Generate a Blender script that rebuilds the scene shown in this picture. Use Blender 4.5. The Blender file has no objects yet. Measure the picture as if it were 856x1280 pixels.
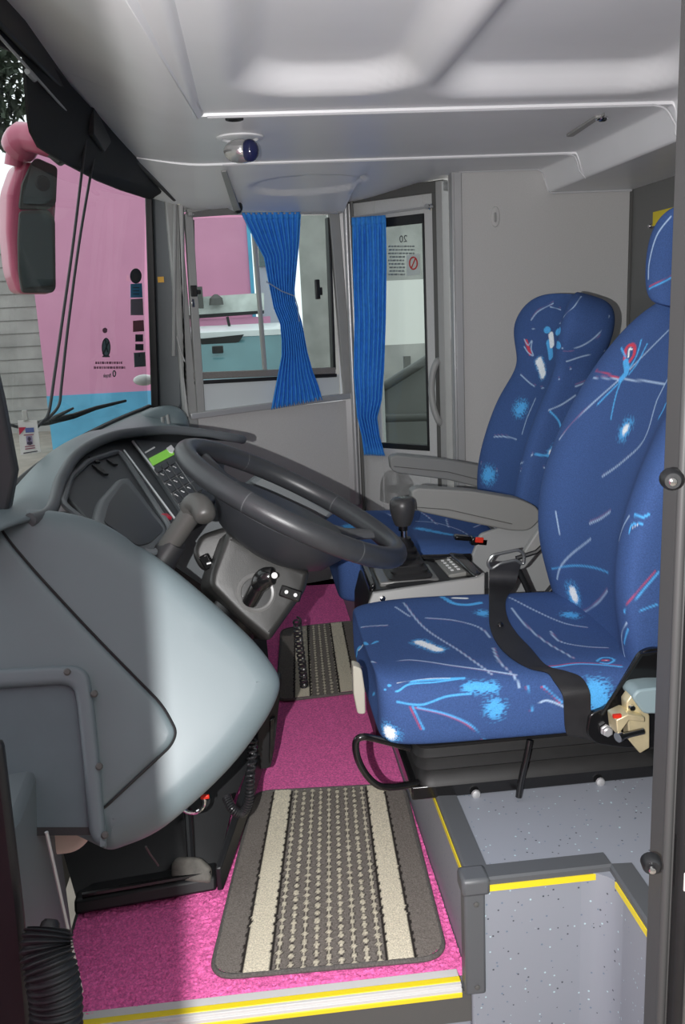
import bpy, bmesh, math, random
import numpy as np
from mathutils import Vector, Matrix, noise
from mathutils.geometry import delaunay_2d_cdt
random.seed(7)
sc = bpy.context.scene
COL = sc.collection
V = Vector
# ------------------------------------------------------------------ camera frame
FOC, PITCH, YAW, ROLL, CH = 1100.0, math.radians(13), math.radians(5.3), 0.047, 1.1
FW = V((math.sin(YAW)*math.cos(PITCH), math.cos(YAW)*math.cos(PITCH), -math.sin(PITCH)))
R0 = V((math.cos(YAW), -math.sin(YAW), 0)); U0 = R0.cross(FW)
CR = R0*math.cos(ROLL) - U0*math.sin(ROLL); CU = U0*math.cos(ROLL) + R0*math.sin(ROLL)
CAM = V((0, 0, CH))
def ray(x, y): return CR*((x-428)/FOC) - CU*((y-640)/FOC) + FW
def at(x, y, Y):                      # point of the photo at depth Y across the cab
    d = ray(x, y); return CAM + d*(Y/d.y)
def atz(x, y, Z):
    d = ray(x, y); return CAM + d*((Z-CH)/d.z)
def atx(x, y, X):
    d = ray(x, y); return CAM + d*(X/d.x)
def onp(x, y, p0, n):
    d = ray(x, y); return CAM + d*((p0-CAM).dot(n)/d.dot(n))
class Plane:
    """a wall or panel face: origin, in-plane axes, normal towards the viewer"""
    def __init__(s, o, n, u=None):
        s.o = V(o); s.n = V(n).normalized()
        s.u = V(u).normalized() if u is not None else V((0,0,1)).cross(s.n).normalized()
        s.u = (s.u - s.n*s.u.dot(s.n)).normalized()
        s.w = s.n.cross(s.u).normalized()
    def px(s, x, y, off=0.0): return onp(x, y, s.o + s.n*off, s.n)
    def loc(s, p): q = p - s.o; return V((q.dot(s.u), q.dot(s.w)))
    def pt(s, a, b, off=0.0): return s.o + s.u*a + s.w*b + s.n*off
    def l2(s, x, y): return s.loc(s.px(x, y))
def plane3(a, b, c):
    n = (b-a).cross(c-a).normalized()
    if n.dot(CAM-a) < 0: n = -n
    return Plane(a, n, b-a)
# ------------------------------------------------------------------ materials
def lin(c): return tuple(((v/255)/12.92 if v/255 <= .04045 else ((v/255+.055)/1.055)**2.4) for v in c)
def M(name, rgb, rough=.5, metal=0., spec=.5, nscale=0, namt=0., bump=0., bscale=200., coat=0., emit=None, attr=None, voro=None, trans=0.):
    m = bpy.data.materials.new(name); m.use_nodes = True
    nt = m.node_tree; b = nt.nodes['Principled BSDF']; L = nt.links
    c = lin(rgb)
    b.inputs['Base Color'].default_value = (*c, 1); b.inputs['Roughness'].default_value = rough
    b.inputs['Metallic'].default_value = metal; b.inputs['Specular IOR Level'].default_value = spec
    b.inputs['Coat Weight'].default_value = coat
    tc = nt.nodes.new('ShaderNodeTexCoord'); src = None
    if attr:
        a = nt.nodes.new('ShaderNodeAttribute'); a.attribute_name = attr; src = a.outputs['Color']
    if namt:
        t = nt.nodes.new('ShaderNodeTexNoise'); t.inputs['Scale'].default_value = nscale; t.inputs['Detail'].default_value = 5
        L.new(tc.outputs['Object'], t.inputs['Vector'])
        mr = nt.nodes.new('ShaderNodeMapRange'); mr.inputs[1].default_value=.25; mr.inputs[2].default_value=.75
        mr.inputs[3].default_value = 1-namt; mr.inputs[4].default_value = 1+namt
        L.new(t.outputs['Fac'], mr.inputs[0])
        mx = nt.nodes.new('ShaderNodeMix'); mx.data_type='RGBA'; mx.blend_type='MULTIPLY'; mx.inputs[0].default_value=1
        if src: L.new(src, mx.inputs[6])
        else: mx.inputs[6].default_value = (*c,1)
        L.new(mr.outputs[0], mx.inputs[7]); src = mx.outputs[2]
    if voro:                                  # flecks: (scale, list of (threshold lo, hi, rgb))
        vt = nt.nodes.new('ShaderNodeTexVoronoi'); vt.inputs['Scale'].default_value = voro[0]
        L.new(tc.outputs['Object'], vt.inputs['Vector'])
        sx = nt.nodes.new('ShaderNodeSeparateColor'); L.new(vt.outputs['Color'], sx.inputs[0])
        lt = nt.nodes.new('ShaderNodeMath'); lt.operation='LESS_THAN'; lt.inputs[1].default_value=voro[1]; L.new(vt.outputs['Distance'], lt.inputs[0])
        for lo, col in voro[2]:
            g = nt.nodes.new('ShaderNodeMath'); g.operation='COMPARE'; g.inputs[1].default_value=lo; g.inputs[2].default_value=.06
            L.new(sx.outputs[0], g.inputs[0])
            mu = nt.nodes.new('ShaderNodeMath'); mu.operation='MULTIPLY'; L.new(g.outputs[0], mu.inputs[0]); L.new(lt.outputs[0], mu.inputs[1])
            mx = nt.nodes.new('ShaderNodeMix'); mx.data_type='RGBA'; L.new(mu.outputs[0], mx.inputs[0])
            if src: L.new(src, mx.inputs[6])
            else: mx.inputs[6].default_value=(*c,1)
            mx.inputs[7].default_value=(*lin(col),1); src = mx.outputs[2]
    if src: L.new(src, b.inputs['Base Color'])
    if bump:
        t2 = nt.nodes.new('ShaderNodeTexNoise'); t2.inputs['Scale'].default_value = bscale; t2.inputs['Detail'].default_value = 3
        L.new(tc.outputs['Object'], t2.inputs['Vector'])
        bp = nt.nodes.new('ShaderNodeBump'); bp.inputs['Strength'].default_value = bump; bp.inputs['Distance'].default_value=.002
        L.new(t2.outputs['Fac'], bp.inputs['Height']); L.new(bp.outputs[0], b.inputs['Normal'])
    if emit: b.inputs['Emission Color'].default_value=(*lin(emit[0]),1); b.inputs['Emission Strength'].default_value=emit[1]
    return m
def glass(name, tint=(235,242,240), refl=.5):
    m = bpy.data.materials.new(name); m.use_nodes=True; nt=m.node_tree; nt.nodes.clear()
    o=nt.nodes.new('ShaderNodeOutputMaterial'); t=nt.nodes.new('ShaderNodeBsdfTransparent'); g=nt.nodes.new('ShaderNodeBsdfGlossy')
    f=nt.nodes.new('ShaderNodeFresnel'); f.inputs[0].default_value=1.4; mu=nt.nodes.new('ShaderNodeMath'); mu.operation='MULTIPLY'; mu.inputs[1].default_value=refl
    x=nt.nodes.new('ShaderNodeMixShader'); t.inputs[0].default_value=(*lin(tint),1); g.inputs['Roughness'].default_value=.02
    nt.links.new(f.outputs[0],mu.inputs[0]); nt.links.new(mu.outputs[0],x.inputs[0]); nt.links.new(t.outputs[0],x.inputs[1]); nt.links.new(g.outputs[0],x.inputs[2]); nt.links.new(x.outputs[0],o.inputs[0])
    return m
dash_m = M('dash_plastic',(106,119,123),.42,nscale=6,namt=.04,bump=.05,bscale=900)
dashdark_m = M('dash_dark_plastic',(88,93,96),.5,nscale=8,namt=.06,bump=.08,bscale=700)
panel_m = M('instrument_panel',(58,62,65),.5,bump=.05,bscale=600)
black_m = M('black_plastic',(26,27,29),.45,nscale=10,namt=.15,bump=.05,bscale=500)
gloss_m = M('gloss_black',(20,20,21),.22,coat=.3)
rub_m = M('rubber',(27,27,28),.6,nscale=30,namt=.2,bump=.1,bscale=300)
wheel_m = M('wheel_leather',(50,52,55),.36,nscale=60,namt=.08,bump=.12,bscale=800)
col_m = M('column_plastic',(38,38,37),.4,bump=.15,bscale=700)
wall_m = M('wall_laminate',(188,188,187),.55,nscale=220,namt=.05,bump=.06,bscale=900)
wall2_m = M('wall_dark_laminate',(112,113,112),.6,nscale=200,namt=.05)
ceil_m = M('ceiling_moulding',(238,239,241),.38,nscale=5,namt=.03,bump=.05,bscale=500)
bead_m = M('ceiling_bead',(196,197,200),.45)
alu_m = M('aluminium',(186,187,188),.35,metal=.45)
chrome_m = M('chrome',(215,215,215),.12,metal=1)
grey_m = M('grey_frame',(150,151,150),.45,nscale=20,namt=.04)
dgrey_m = M('dark_frame',(84,84,82),.5)
vinyl_m = M('vinyl_floor',(140,145,154),.5,nscale=3,namt=.03,voro=(120,.2,[(.1,(70,74,84)),(.5,(176,200,208)),(.85,(104,120,138))]))
nose_m = M('nosing_grey',(86,89,92),.45)
yel_m = M('yellow_strip',(236,214,40),.45)
white_m = M('white_strip',(205,205,203),.45)
pink_m = M('pink_carpet',(238,114,178),.95,spec=.1,nscale=260,namt=.4,bump=1.,bscale=420)
mat_m = M('mat_weave',(100,95,90),.95,spec=.1,nscale=350,namt=.35,bump=.8,bscale=500,attr='pat')
edge_m = M('mat_edging',(92,89,86),.9,nscale=300,namt=.4,bump=.8,bscale=400)
fab_m = M('seat_fabric',(40,70,140),.85,spec=.2,nscale=420,namt=.22,bump=.25,bscale=900,attr='pat')
belt_m = M('belt_webbing',(34,34,36),.45,nscale=40,namt=.25,bump=.3,bscale=900)
curt_m = M('curtain_blue',(66,146,226),.8,spec=.2,nscale=60,namt=.12,bump=.15,bscale=700)
arm_m = M('armrest_vinyl',(128,129,127),.55,bump=.2,bscale=500)
seatgrey_m = M('seat_side_plastic',(150,152,152),.5,bump=.1,bscale=600)
zinc_m = M('zinc_bracket',(222,208,168),.4,metal=.5,nscale=30,namt=.15)
capg_m = M('grey_cap',(135,155,160),.5)
red_m = M('red_plastic',(215,50,30),.4)
lcd_m = M('lcd_green',(120,190,40),.3,emit=((110,180,30),.35))
key_m = M('key_rubber',(50,52,55),.5)
ink_m = M('white_print',(225,226,226),.5)
dink_m = M('dark_print',(60,66,70),.6)
blue_m = M('sticker_blue',(70,160,200),.5)
teal_m = M('sticker_teal',(110,135,135),.5)
rose_m = M('sticker_rose',(160,95,105),.5)
amber_m = M('amber_label',(215,160,40),.5)
paper_m = M('white_paper',(232,232,228),.6)
pinkbody_m = M('pink_bodywork',(228,150,178),.3,coat=.4)
pinkmir_m = M('pink_mirror_shell',(205,96,128),.3,coat=.4)
pinkwall_m = M('pink_render',(214,150,182),.85,nscale=2,namt=.05)
bluewall_m = M('blue_render',(98,176,212),.85,nscale=3,namt=.15,bump=.5,bscale=20)
block_m = M('grey_blockwork',(168,168,164),.9,nscale=2.5,namt=.25,bump=.4,bscale=15)
ground_m = M('dusty_ground',(150,143,132),.95,nscale=4,namt=.22,bump=.5,bscale=30)
carwhite_m = M('car_paint_white',(220,224,226),.3,coat=.3)
carglass_m = M('car_glass',(88,122,128),.12,nscale=2,namt=.15)
tree_m = M('tree_foliage',(60,72,58),.9,nscale=20,namt=.4)
mirror_m = M('mirror_glass',(118,130,132),.12,metal=.5)
reflpane_m = M('pale_reflection_pane',(205,212,214),.35,nscale=3,namt=.04)  # pale colour painted in for the white reflection on the lower pane
speck_m = M('speckled_rail',(120,117,114),.5,nscale=700,namt=.5)
wood_m = M('cream_pad',(214,190,180),.6)
silver_m = M('console_silver',(176,176,174),.35,metal=.35)
win_g = glass('window_glass',(236,242,240)); ws_g = glass('windscreen_glass',(228,234,232),.12)
# ------------------------------------------------------------------ mesh builder
class MB:
    def __init__(s): s.v=[]; s.f=[]
    def add(s, vs, fs):
        b=len(s.v); s.v += [V(p) for p in vs]; s.f += [tuple(b+i for i in f) for f in fs]; return s
    def box(s, c, size, rz=0, ax=None):
        c=V(c); hx,hy,hz=[k/2 for k in size]
        ax = ax or [V((math.cos(rz),math.sin(rz),0)),V((-math.sin(rz),math.cos(rz),0)),V((0,0,1))]
        vs=[c+ax[0]*(i*hx)+ax[1]*(j*hy)+ax[2]*(k*hz) for i in(-1,1) for j in(-1,1) for k in(-1,1)]
        return s.add(vs,[(0,1,3,2),(4,6,7,5),(0,4,5,1),(2,3,7,6),(0,2,6,4),(1,5,7,3)])
    def slab(s, poly, vec):
        vec=V(vec); n=len(poly); a=[V(p) for p in poly]
        return s.add(a+[p+vec for p in a],[tuple(range(n-1,-1,-1)),tuple(range(n,2*n))]+[(i,(i+1)%n,n+(i+1)%n,n+i) for i in range(n)])
    def loft(s, rings, cap=True, close=False):
        n=len(rings[0]); vs=[p for r in rings for p in r]; fs=[]
        m=len(rings); rr=m if close else m-1
        for i in range(rr):
            for j in range(n):
                a=i*n+j; b=i*n+(j+1)%n; c=((i+1)%m)*n+(j+1)%n; d=((i+1)%m)*n+j
                fs.append((a,b,c,d))
        if cap and not close: fs += [tuple(range(n-1,-1,-1)), tuple((m-1)*n+j for j in range(n))]
        return s.add(vs,fs)
    def tube(s, pts, r, n=10, cap=True, close=False, flat=None):
        pts=[V(p) for p in pts]; m=len(pts); rings=[]; ref=None
        rs = r if isinstance(r,(list,tuple)) else [r]*m
        for i,p in enumerate(pts):
            if close: t=(pts[(i+1)%m]-pts[i-1]).normalized()
            else: t=(pts[min(i+1,m-1)]-pts[max(i-1,0)]).normalized()
            if ref is None:
                ref = V((0,0,1)) if abs(t.z)<.9 else V((1,0,0))
            a=(ref-t*ref.dot(t)).normalized(); b=t.cross(a); ref=a
            rings.append([p+a*(math.cos(k*2*math.pi/n)*rs[i])+b*(math.sin(k*2*math.pi/n)*rs[i]) for k in range(n)])
        return s.loft(rings,cap,close)
    def lathe(s, o, axis, prof, n=24, cap=True):     # prof: (distance along the axis, radius)
        o=V(o); t=V(axis).normalized(); a=(V((0,0,1)) if abs(t.z)<.9 else V((1,0,0))); a=(a-t*a.dot(t)).normalized(); b=t.cross(a)
        return s.loft([[o+t*h+a*(math.cos(k*2*math.pi/n)*max(r,1e-4))+b*(math.sin(k*2*math.pi/n)*max(r,1e-4)) for k in range(n)] for h,r in prof],cap)
    def ball(s, c, r, n=14):
        r=r if isinstance(r,(list,tuple)) else (r,r,r); c=V(c)
        rings=[]
        for i in range(n+1):
            th=math.pi*(i/n); rr=max(math.sin(th),1e-3)
            rings.append([c+V((r[0]*rr*math.cos(k*math.pi/n),r[1]*rr*math.sin(k*math.pi/n),-r[2]*math.cos(th))) for k in range(2*n)])
        return s.loft(rings)
    def grid(s, fn, nu, nv):
        vs=[fn(i/nu,j/nv) for i in range(nu+1) for j in range(nv+1)]
        return s.add(vs,[(i*(nv+1)+j,(i+1)*(nv+1)+j,(i+1)*(nv+1)+j+1,i*(nv+1)+j+1) for i in range(nu) for j in range(nv)])
    def ribbon(s, pts, wid, nrm, th=.0015):
        rings=[]
        for i,p in enumerate(pts):
            p=V(p); w=V(wid[i] if isinstance(wid,list) else wid); n=V(nrm[i] if isinstance(nrm,list) else nrm).normalized()*th
            rings.append([p-w/2-n,p+w/2-n,p+w/2+n,p-w/2+n])
        return s.loft(rings)
    def pillow(s, pl, out, r, back, h=None, step=.02, bulge=None, K=6):
        """a slab with rounded rim on plane pl; out: 2-D outline in its axes; h: rim height"""
        h = r if h is None else h
        o=resample(out, step); n=len(o)
        if area(o)<0: o=o[::-1]
        nr=[]
        for i in range(n):
            t=(o[(i+1)%n]-o[i-1]); t=t.normalized() if t.length>1e-9 else V((1,0)); nr.append(V((-t.y,t.x)))
        bf=bulge or (lambda q:0.)
        rings=[[pl.pt(q.x,q.y,-back) for q in o]]
        last=None
        for k in range(K+1):
            th=math.pi/2*k/K; ins=r*(1-math.cos(th)); hh=h*math.sin(th)
            last=[o[i]+nr[i]*ins for i in range(n)]
            rings.append([pl.pt(q.x,q.y,hh-h+bf(q)) for q in last])
        base=len(s.v); s.loft(rings,cap=False)
        s.f.append(tuple(base+i for i in range(n-1,-1,-1)))
        lo=V((min(q.x for q in last),min(q.y for q in last))); hi=V((max(q.x for q in last),max(q.y for q in last)))
        pts=list(last); x=lo.x
        while x<hi.x:
            y=lo.y
            while y<hi.y:
                q=V((x,y))
                if inside(q,last) and min((q-e).length for e in last)>step*.6: pts.append(q)
                y+=step
            x+=step
        rv,_,rf,_,_,_=delaunay_2d_cdt(pts,[],[list(range(n))],1,1e-6)
        b2=len(s.v); s.v += [pl.pt(q.x,q.y,bf(q)) for q in rv]; s.f += [tuple(b2+i for i in f) for f in rf]
        return s
    def build(s, name, mat, parent=None, bevel=0, sub=0, smooth=True, ang=40, weld=1e-5, apply=False, solid=0, segs=2):
        me=bpy.data.meshes.new(name); bm=bmesh.new()
        vs=[bm.verts.new(p) for p in s.v]
        for f in s.f:
            try: bm.faces.new([vs[i] for i in f])
            except ValueError: pass
        if weld: bmesh.ops.remove_doubles(bm,verts=bm.verts,dist=weld)
        bmesh.ops.recalc_face_normals(bm,faces=bm.faces)
        bm.to_mesh(me); bm.free(); me.materials.append(mat)
        o=bpy.data.objects.new(name,me); COL.objects.link(o)
        if parent: adopt(o,parent)
        if solid: md=o.modifiers.new('s','SOLIDIFY'); md.thickness=solid; md.offset=0
        if bevel:
            md=o.modifiers.new('b','BEVEL'); md.width=bevel; md.segments=segs; md.limit_method='ANGLE'; md.angle_limit=math.radians(35)
        if sub: md=o.modifiers.new('ss','SUBSURF'); md.levels=sub; md.render_levels=sub
        if apply:
            dg=bpy.context.evaluated_depsgraph_get(); ev=o.evaluated_get(dg); nm=bpy.data.meshes.new_from_object(ev)
            o.modifiers.clear(); o.data=nm
        if smooth:
            for p in o.data.polygons: p.use_smooth=True
            if not sub: o.data.set_sharp_from_angle(angle=math.radians(ang))
        return o
def area(o): return sum(o[i-1].x*o[i].y-o[i].x*o[i-1].y for i in range(len(o)))/2
def inside(q,poly):
    c=False; n=len(poly)
    for i in range(n):
        a=poly[i-1]; b=poly[i]
        if (a.y>q.y)!=(b.y>q.y) and q.x < (b.x-a.x)*(q.y-a.y)/(b.y-a.y)+a.x: c=not c
    return c
def resample(o, step):
    r=[]; n=len(o)
    for i in range(n):
        a=V(o[i]); b=V(o[(i+1)%n]); k=max(1,int((b-a).length/step))
        r += [a.lerp(b,j/k) for j in range(k)]
    return r
def rounded(o, rad, k=5):
    """round the corners of a 2-D or 3-D outline (Chaikin-like arcs of the given reach)"""
    o=[V(p) for p in o]; n=len(o); out=[]
    rr = rad if isinstance(rad,(list,tuple)) else [rad]*n
    for i in range(n):
        p=o[i]; a=o[i-1]-p; b=o[(i+1)%n]-p; d=min(rr[i],a.length*.49,b.length*.49)
        if d<1e-5: out.append(p); continue
        s0=p+a.normalized()*d; e=p+b.normalized()*d
        for j in range(k+1):
            t=j/k; out.append(s0*((1-t)**2)+p*(2*t*(1-t))+e*(t*t))
    return out
def spline(p, k=8, close=False):
    p=[V(q) for q in p]; n=len(p); out=[]
    for i in range(n if close else n-1):
        g=lambda j: p[j%n] if close else p[max(0,min(n-1,j))]
        a,b,c,d=g(i-1),g(i),g(i+1),g(i+2)
        for j in range(k):
            t=j/k; out.append(.5*((2*b)+(c-a)*t+(2*a-5*b+4*c-d)*t*t+(3*b-a-3*c+d)*t**3))
    if not close: out.append(p[-1])
    return out
def adopt(o, parent):
    o.parent=parent
    if parent.type=='EMPTY': o.matrix_parent_inverse=Matrix.Translation(-parent.location)
def tag(o,label=None,cat=None,group=None,kind=None):
    if label: o['label']=label
    if cat: o['category']=cat
    if group: o['group']=group
    if kind: o['kind']=kind
    return o
def thing(name,label,cat,loc,group=None,kind=None):
    o=bpy.data.objects.new(name,None); o.empty_display_size=.05; COL.objects.link(o); o.location=loc
    return tag(o,label,cat,group,kind)
def text(body,size,O,U,W,N,name,mat,parent,depth=.0003,mirror=False):
    cu=bpy.data.curves.new('t','FONT'); cu.body=body; cu.size=size; cu.align_x='CENTER'; cu.align_y='CENTER'; cu.extrude=depth
    t=bpy.data.objects.new('t',cu); COL.objects.link(t); bpy.context.view_layer.update()
    me=bpy.data.meshes.new_from_object(t.evaluated_get(bpy.context.evaluated_depsgraph_get()))
    bpy.data.objects.remove(t)
    sx=-1 if mirror else 1
    for v in me.vertices: p=v.co.copy(); v.co=O+U*(p.x*sx)+W*p.y+N*(p.z)
    me.materials.clear(); me.materials.append(mat)
    o=bpy.data.objects.new(name,me); COL.objects.link(o)
    if parent: adopt(o,parent)
    return o
def pxs(pl, pts, off=0): return [pl.px(x,y,off) for x,y in pts]
def l2s(pl, pts): return [pl.l2(x,y) for x,y in pts]
def lerp(a,b,t): return a+(b-a)*t
def interp(x, xs, ys): return float(np.interp(x,xs,ys))
def sstep(a,b,x):
    t=max(0,min(1,(x-a)/(b-a))); return t*t*(3-2*t)
# ================================================================== SETTING
ZC = 1.545                                      # lower ceiling height
CORNER = V((.404,3.6,0))
a1, a2 = math.radians(20), math.radians(-42)
T1 = V((math.cos(a1),math.sin(a1),0)); N1 = V((math.sin(a1),-math.cos(a1),0))
T2 = V((math.cos(a2),math.sin(a2),0)); N2 = V((math.sin(a2),-math.cos(a2),0))
W1 = Plane(CORNER, N1, T1); W2 = Plane(CORNER, N2, T2); W3 = Plane(V((.75,3.2,0)), V((0,-1,0)), V((1,0,0)))
def wall_y(x):                                   # depth of the far wall behind a given X
    if x < CORNER.x: return CORNER.y + (x-CORNER.x)*math.tan(a1)
    if x < .75: return CORNER.y + (x-CORNER.x)*math.tan(a2)
    return 3.2
# floor and raised seat platform
m=MB(); m.box((-.05,2.4,-.04),(.72,2.36,.06)); m.box((.3,3.4,-.04),(1.2,.5,.06))
tag(m.build('floor',dgrey_m),kind='structure')
PX = .29; PZ = .2; PY = 1.212
out=[(PX,PY),(.522,PY),(.522,1.03),(1.40,1.03),(1.40,3.3),(PX,3.3)]
m=MB(); m.slab([V((x,y,-.3)) for x,y in out],(0,0,PZ+.3))
pl_o=m.build('floor_platform',vinyl_m,bevel=.004); tag(pl_o,kind='structure')
m=MB(); m.slab([V((x,y,-.34)) for x,y in [(-.5,1.03),(.6,1.03),(.6,1.3),(-.5,1.3)]],(0,0,.05)); m.box((-.05,1.245,-.16),(.69,.03,.30))
# coved corner of the step well
prof=[]
for k in range(7):
    t=k/6*math.pi/2; prof.append((.522-.05*(1-math.sin(t)),PY-.05*(1-math.cos(t))))
poly=[V((.522,PY,-.29))]+[V((x,y,-.29)) for x,y in prof]
m.slab(poly,(0,0,PZ+.285))
tag(m.build('floor_step',vinyl_m),kind='structure')
# nosing trims: dark grey profile with a yellow inlay
tr=thing('trim_1',None,None,(PX,PY,PZ),kind='structure')
def nosing(a,b,inn,name):
    a=V(a);b=V(b);inn=V(inn)
    m=MB(); p=[a,a+inn*.034,a+inn*.034+V((0,0,.004)),a+V((0,0,.006)),a-inn*.004+V((0,0,.003)),a-inn*.004-V((0,0,.006)),a-V((0,0,.006))]
    m.slab(p,b-a); m.build(name,nose_m,tr)
    m=MB(); p=[a-inn*.0035+V((0,0,-.006)),a-inn*.0055+V((0,0,-.006)),a-inn*.0055+V((0,0,-.017)),a-inn*.0035+V((0,0,-.017))]
    p2=[q for q in p]; m.slab([p[0],p[1],p[2],p[3]],b-a); m.build('yellow_inlay',yel_m,tr)
nosing((PX,PY+.02,PZ),(PX,1.9,PZ),(1,0,0),'nosing')
nosing((PX+.02,PY,PZ),(.522,PY,PZ),(0,1,0),'nosing')
nosing((.522,PY,PZ),(.522,1.03,PZ),(1,0,0),'nosing')
m=MB(); m.box((PX+.004,PY+.006,.1),(.034,.03,.21)); m.build('corner_post',nose_m,tr,bevel=.004)
m=MB(); m.box((PX+.006,PY+.008,PZ-.004),(.046,.042,.03)); m.build('corner_cap',nose_m,tr,bevel=.006)
m=MB()
for z in (.165,.01): m.lathe((PX+.006,PY-.009,z),(0,-1,0),[(0,.0045),(.002,.0045),(.003,.002)],12)
m.build('screw',dgrey_m,tr)
# entrance sill with two yellow strips
ts=thing('trim_2',None,None,(-.05,1.23,0),kind='structure')
L0,L1=-.40,.274
def bar(z0,z1,y0,y1,name,mat):
    m=MB(); m.box(((L0+L1)/2,(y0+y1)/2,(z0+z1)/2),(L1-L0,abs(y1-y0),z1-z0)); m.build(name,mat,ts,bevel=.001)
bar(-.004,.004,1.220,1.256,'sill_plate',white_m); bar(-.019,-.002,1.216,1.224,'sill_face',white_m)
bar(.0035,.0052,1.226,1.238,'yellow_inlay',yel_m); bar(-.0175,-.0085,1.2145,1.218,'yellow_inlay',yel_m)
# ---- wall under and around the side window
def wpoly(pl, pts, off=0): return [pl.px(x,y,off) for x,y in pts]
def panel(name,pl,poly,th,mat,parent=None,bevel=0):
    m=MB(); m.slab(poly, pl.n*th); return m.build(name,mat,parent,bevel=bevel)
def w1(s,z,off=0): return CORNER + T1*s + N1*off + V((0,0,z))
def w2(s,z,off=0): return CORNER + T2*s + N2*off + V((0,0,z))
S0 = -.70                                       # front end of the window wall
panel('wall_right',W1,[w1(-.72,-.02,-.05),w1(0,-.02,-.05),w1(0,.735,-.05),w1(-.72,.725,-.05)],.05,wall_m)
tag(bpy.data.objects['wall_right'],kind='structure')
m=MB(); m.slab([w1(-.72,1.47,-.05),w1(0,1.47,-.05),w1(0,1.62,-.05),w1(-.72,1.62,-.05)],N1*.05); tag(m.build('wall_right_header',grey_m),kind='structure')
m=MB(); m.slab([w1(-.72,-.02,-.05),w1(-.665,-.02,-.05),w1(-.665,1.6,-.05),w1(-.72,1.6,-.05)],N1*.06); tag(m.build('trim_3',grey_m,bevel=.006),kind='structure')
# chrome corner post and its seams
m=MB(); m.tube([CORNER+V((-.006,-.035,.3)),CORNER+V((-.006,-.035,1.54))],.011,12); 
m.slab([CORNER+V((-.05,-.01,0)),CORNER+V((.03,-.03,0)),CORNER+V((.03,.06,0)),CORNER+V((-.05,.06,0))],(0,0,1.56))
tag(m.build('trim_4',alu_m,bevel=.004),kind='structure')
m=MB(); m.box(CORNER+V((.016,-.046,.78)),(.012,.02,1.52)); tag(m.build('trim_5',dgrey_m,bevel=.002),kind='structure')
# ---- window_1: sliding side window
wn=thing('window_1',None,None,w1(-.35,.75),kind='structure')
def frame_bar(a,b,wd,o0,o1,pl,mat,name,parent,bevel=.003):
    """a straight bar between two points of a wall plane"""
    a=V(a);b=V(b);t=(b-a).normalized();s=pl.n.cross(t).normalized()*wd/2
    m=MB(); m.slab([a-s+pl.n*o0,b-s+pl.n*o0,b+s+pl.n*o0,a+s+pl.n*o0],pl.n*(o1-o0)); return m.build(name,mat,parent,bevel=bevel)
P=lambda x,y:W1.px(x,y)
frame_bar(P(234,268),P(250,518),.030,0,.022,W1,grey_m,'frame',wn)
frame_bar(P(415,262),P(434,496),.042,0,.02,W1,grey_m,'frame',wn)
frame_bar(P(236,520),P(436,494),.024,0,.028,W1,alu_m,'sill_rail',wn)
frame_bar(P(232,265),P(424,263),.018,0,.02,W1,grey_m,'frame',wn)
frame_bar(P(240,275),P(244,470),.012,-.02,.012,W1,dgrey_m,'sash',wn)
frame_bar(P(410,272),P(417,462),.012,-.02,.012,W1,black_m,'sash',wn)
frame_bar(P(241,470),P(418,463),.026,-.01,.014,W1,speck_m,'sash_rail',wn)
frame_bar(P(241,478.5),P(420,469),.014,-.012,.010,W1,black_m,'seal',wn)
frame_bar(P(319,285),P(333,462),.014,-.03,-.008,W1,grey_m,'sash_mullion',wn)
m=MB(); m.slab([P(240,272)-N1*.022,P(412,268)-N1*.022,P(418,466)-N1*.022,P(243,474)-N1*.022],N1*-.004); m.build('pane',win_g,wn)
m=MB(); m.slab([P(243,478),P(424,468),P(424,500),P(247,515)],N1*-.004); m.build('lower_pane',reflpane_m,wn)
def latch(x,y,w,h):
    m=MB(); c=P(x,y)+N1*.02; ax=[T1,N1,V((0,0,1))]; m.box(c,(w,.016,h),ax=ax); m.box(c+T1*w*.7-V((0,0,h*.1)),(w*.8,.012,h*.4),ax=ax); return m.build('latch',black_m,wn,bevel=.003)
latch(394,362,.018,.075); l2=latch(240,364,.024,.04)
m=MB(); m.box(P(239,379)+N1*.02,(.012,.01,.03),ax=[T1,N1,V((0,0,1))]); m.build('latch_pin',chrome_m,wn,bevel=.002)
# ---- door_1: glazed cabin door
dn=thing('door_1',None,None,w2(.3,.0),kind='structure')
D=lambda x,y,o=0:W2.px(x,y,o)
sA,sB=.035,.445; zA,zB=0.,1.50
g0,g1=[W2.loc(D(478,560)).x, W2.loc(D(536,560)).x]; gz0,gz1=.545,1.425
def dz(s0,s1,z0,z1,o0,o1,mat,name,bev=.002,par=dn):
    m=MB(); m.slab([w2(s0,z0,o0),w2(s1,z0,o0),w2(s1,z1,o0),w2(s0,z1,o0)],N2*(o1-o0)); return m.build(name,mat,par,bevel=bev)
leaf_m = M('door_laminate',(190,191,190),.5,nscale=200,namt=.04)
dz(sA,g0,zA,zB,-.03,.0,leaf_m,'leaf_stile'); dz(g1,sB-.045,zA,zB,-.03,0,leaf_m,'leaf_stile')
dz(g0,g1,zA,gz0,-.03,0,leaf_m,'leaf_panel'); dz(g0,g1,gz1,zB,-.03,0,leaf_m,'leaf_panel')
dz(g0-.005,g1+.004,gz1-.03,gz1+.004,-.01,.003,black_m,'glazing_seal'); dz(g0-.005,g1+.004,gz0-.004,gz0+.018,-.01,.003,black_m,'glazing_seal')
dz(g1-.006,g1+.004,gz0,gz1,-.01,.003,black_m,'glazing_seal')
m=MB(); m.slab([w2(g0-.02,gz0,-.016),w2(g1,gz0,-.016),w2(g1,gz1,-.016),w2(g0-.02,gz1,-.016)],N2*.004); m.build('pane',win_g,dn)
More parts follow.
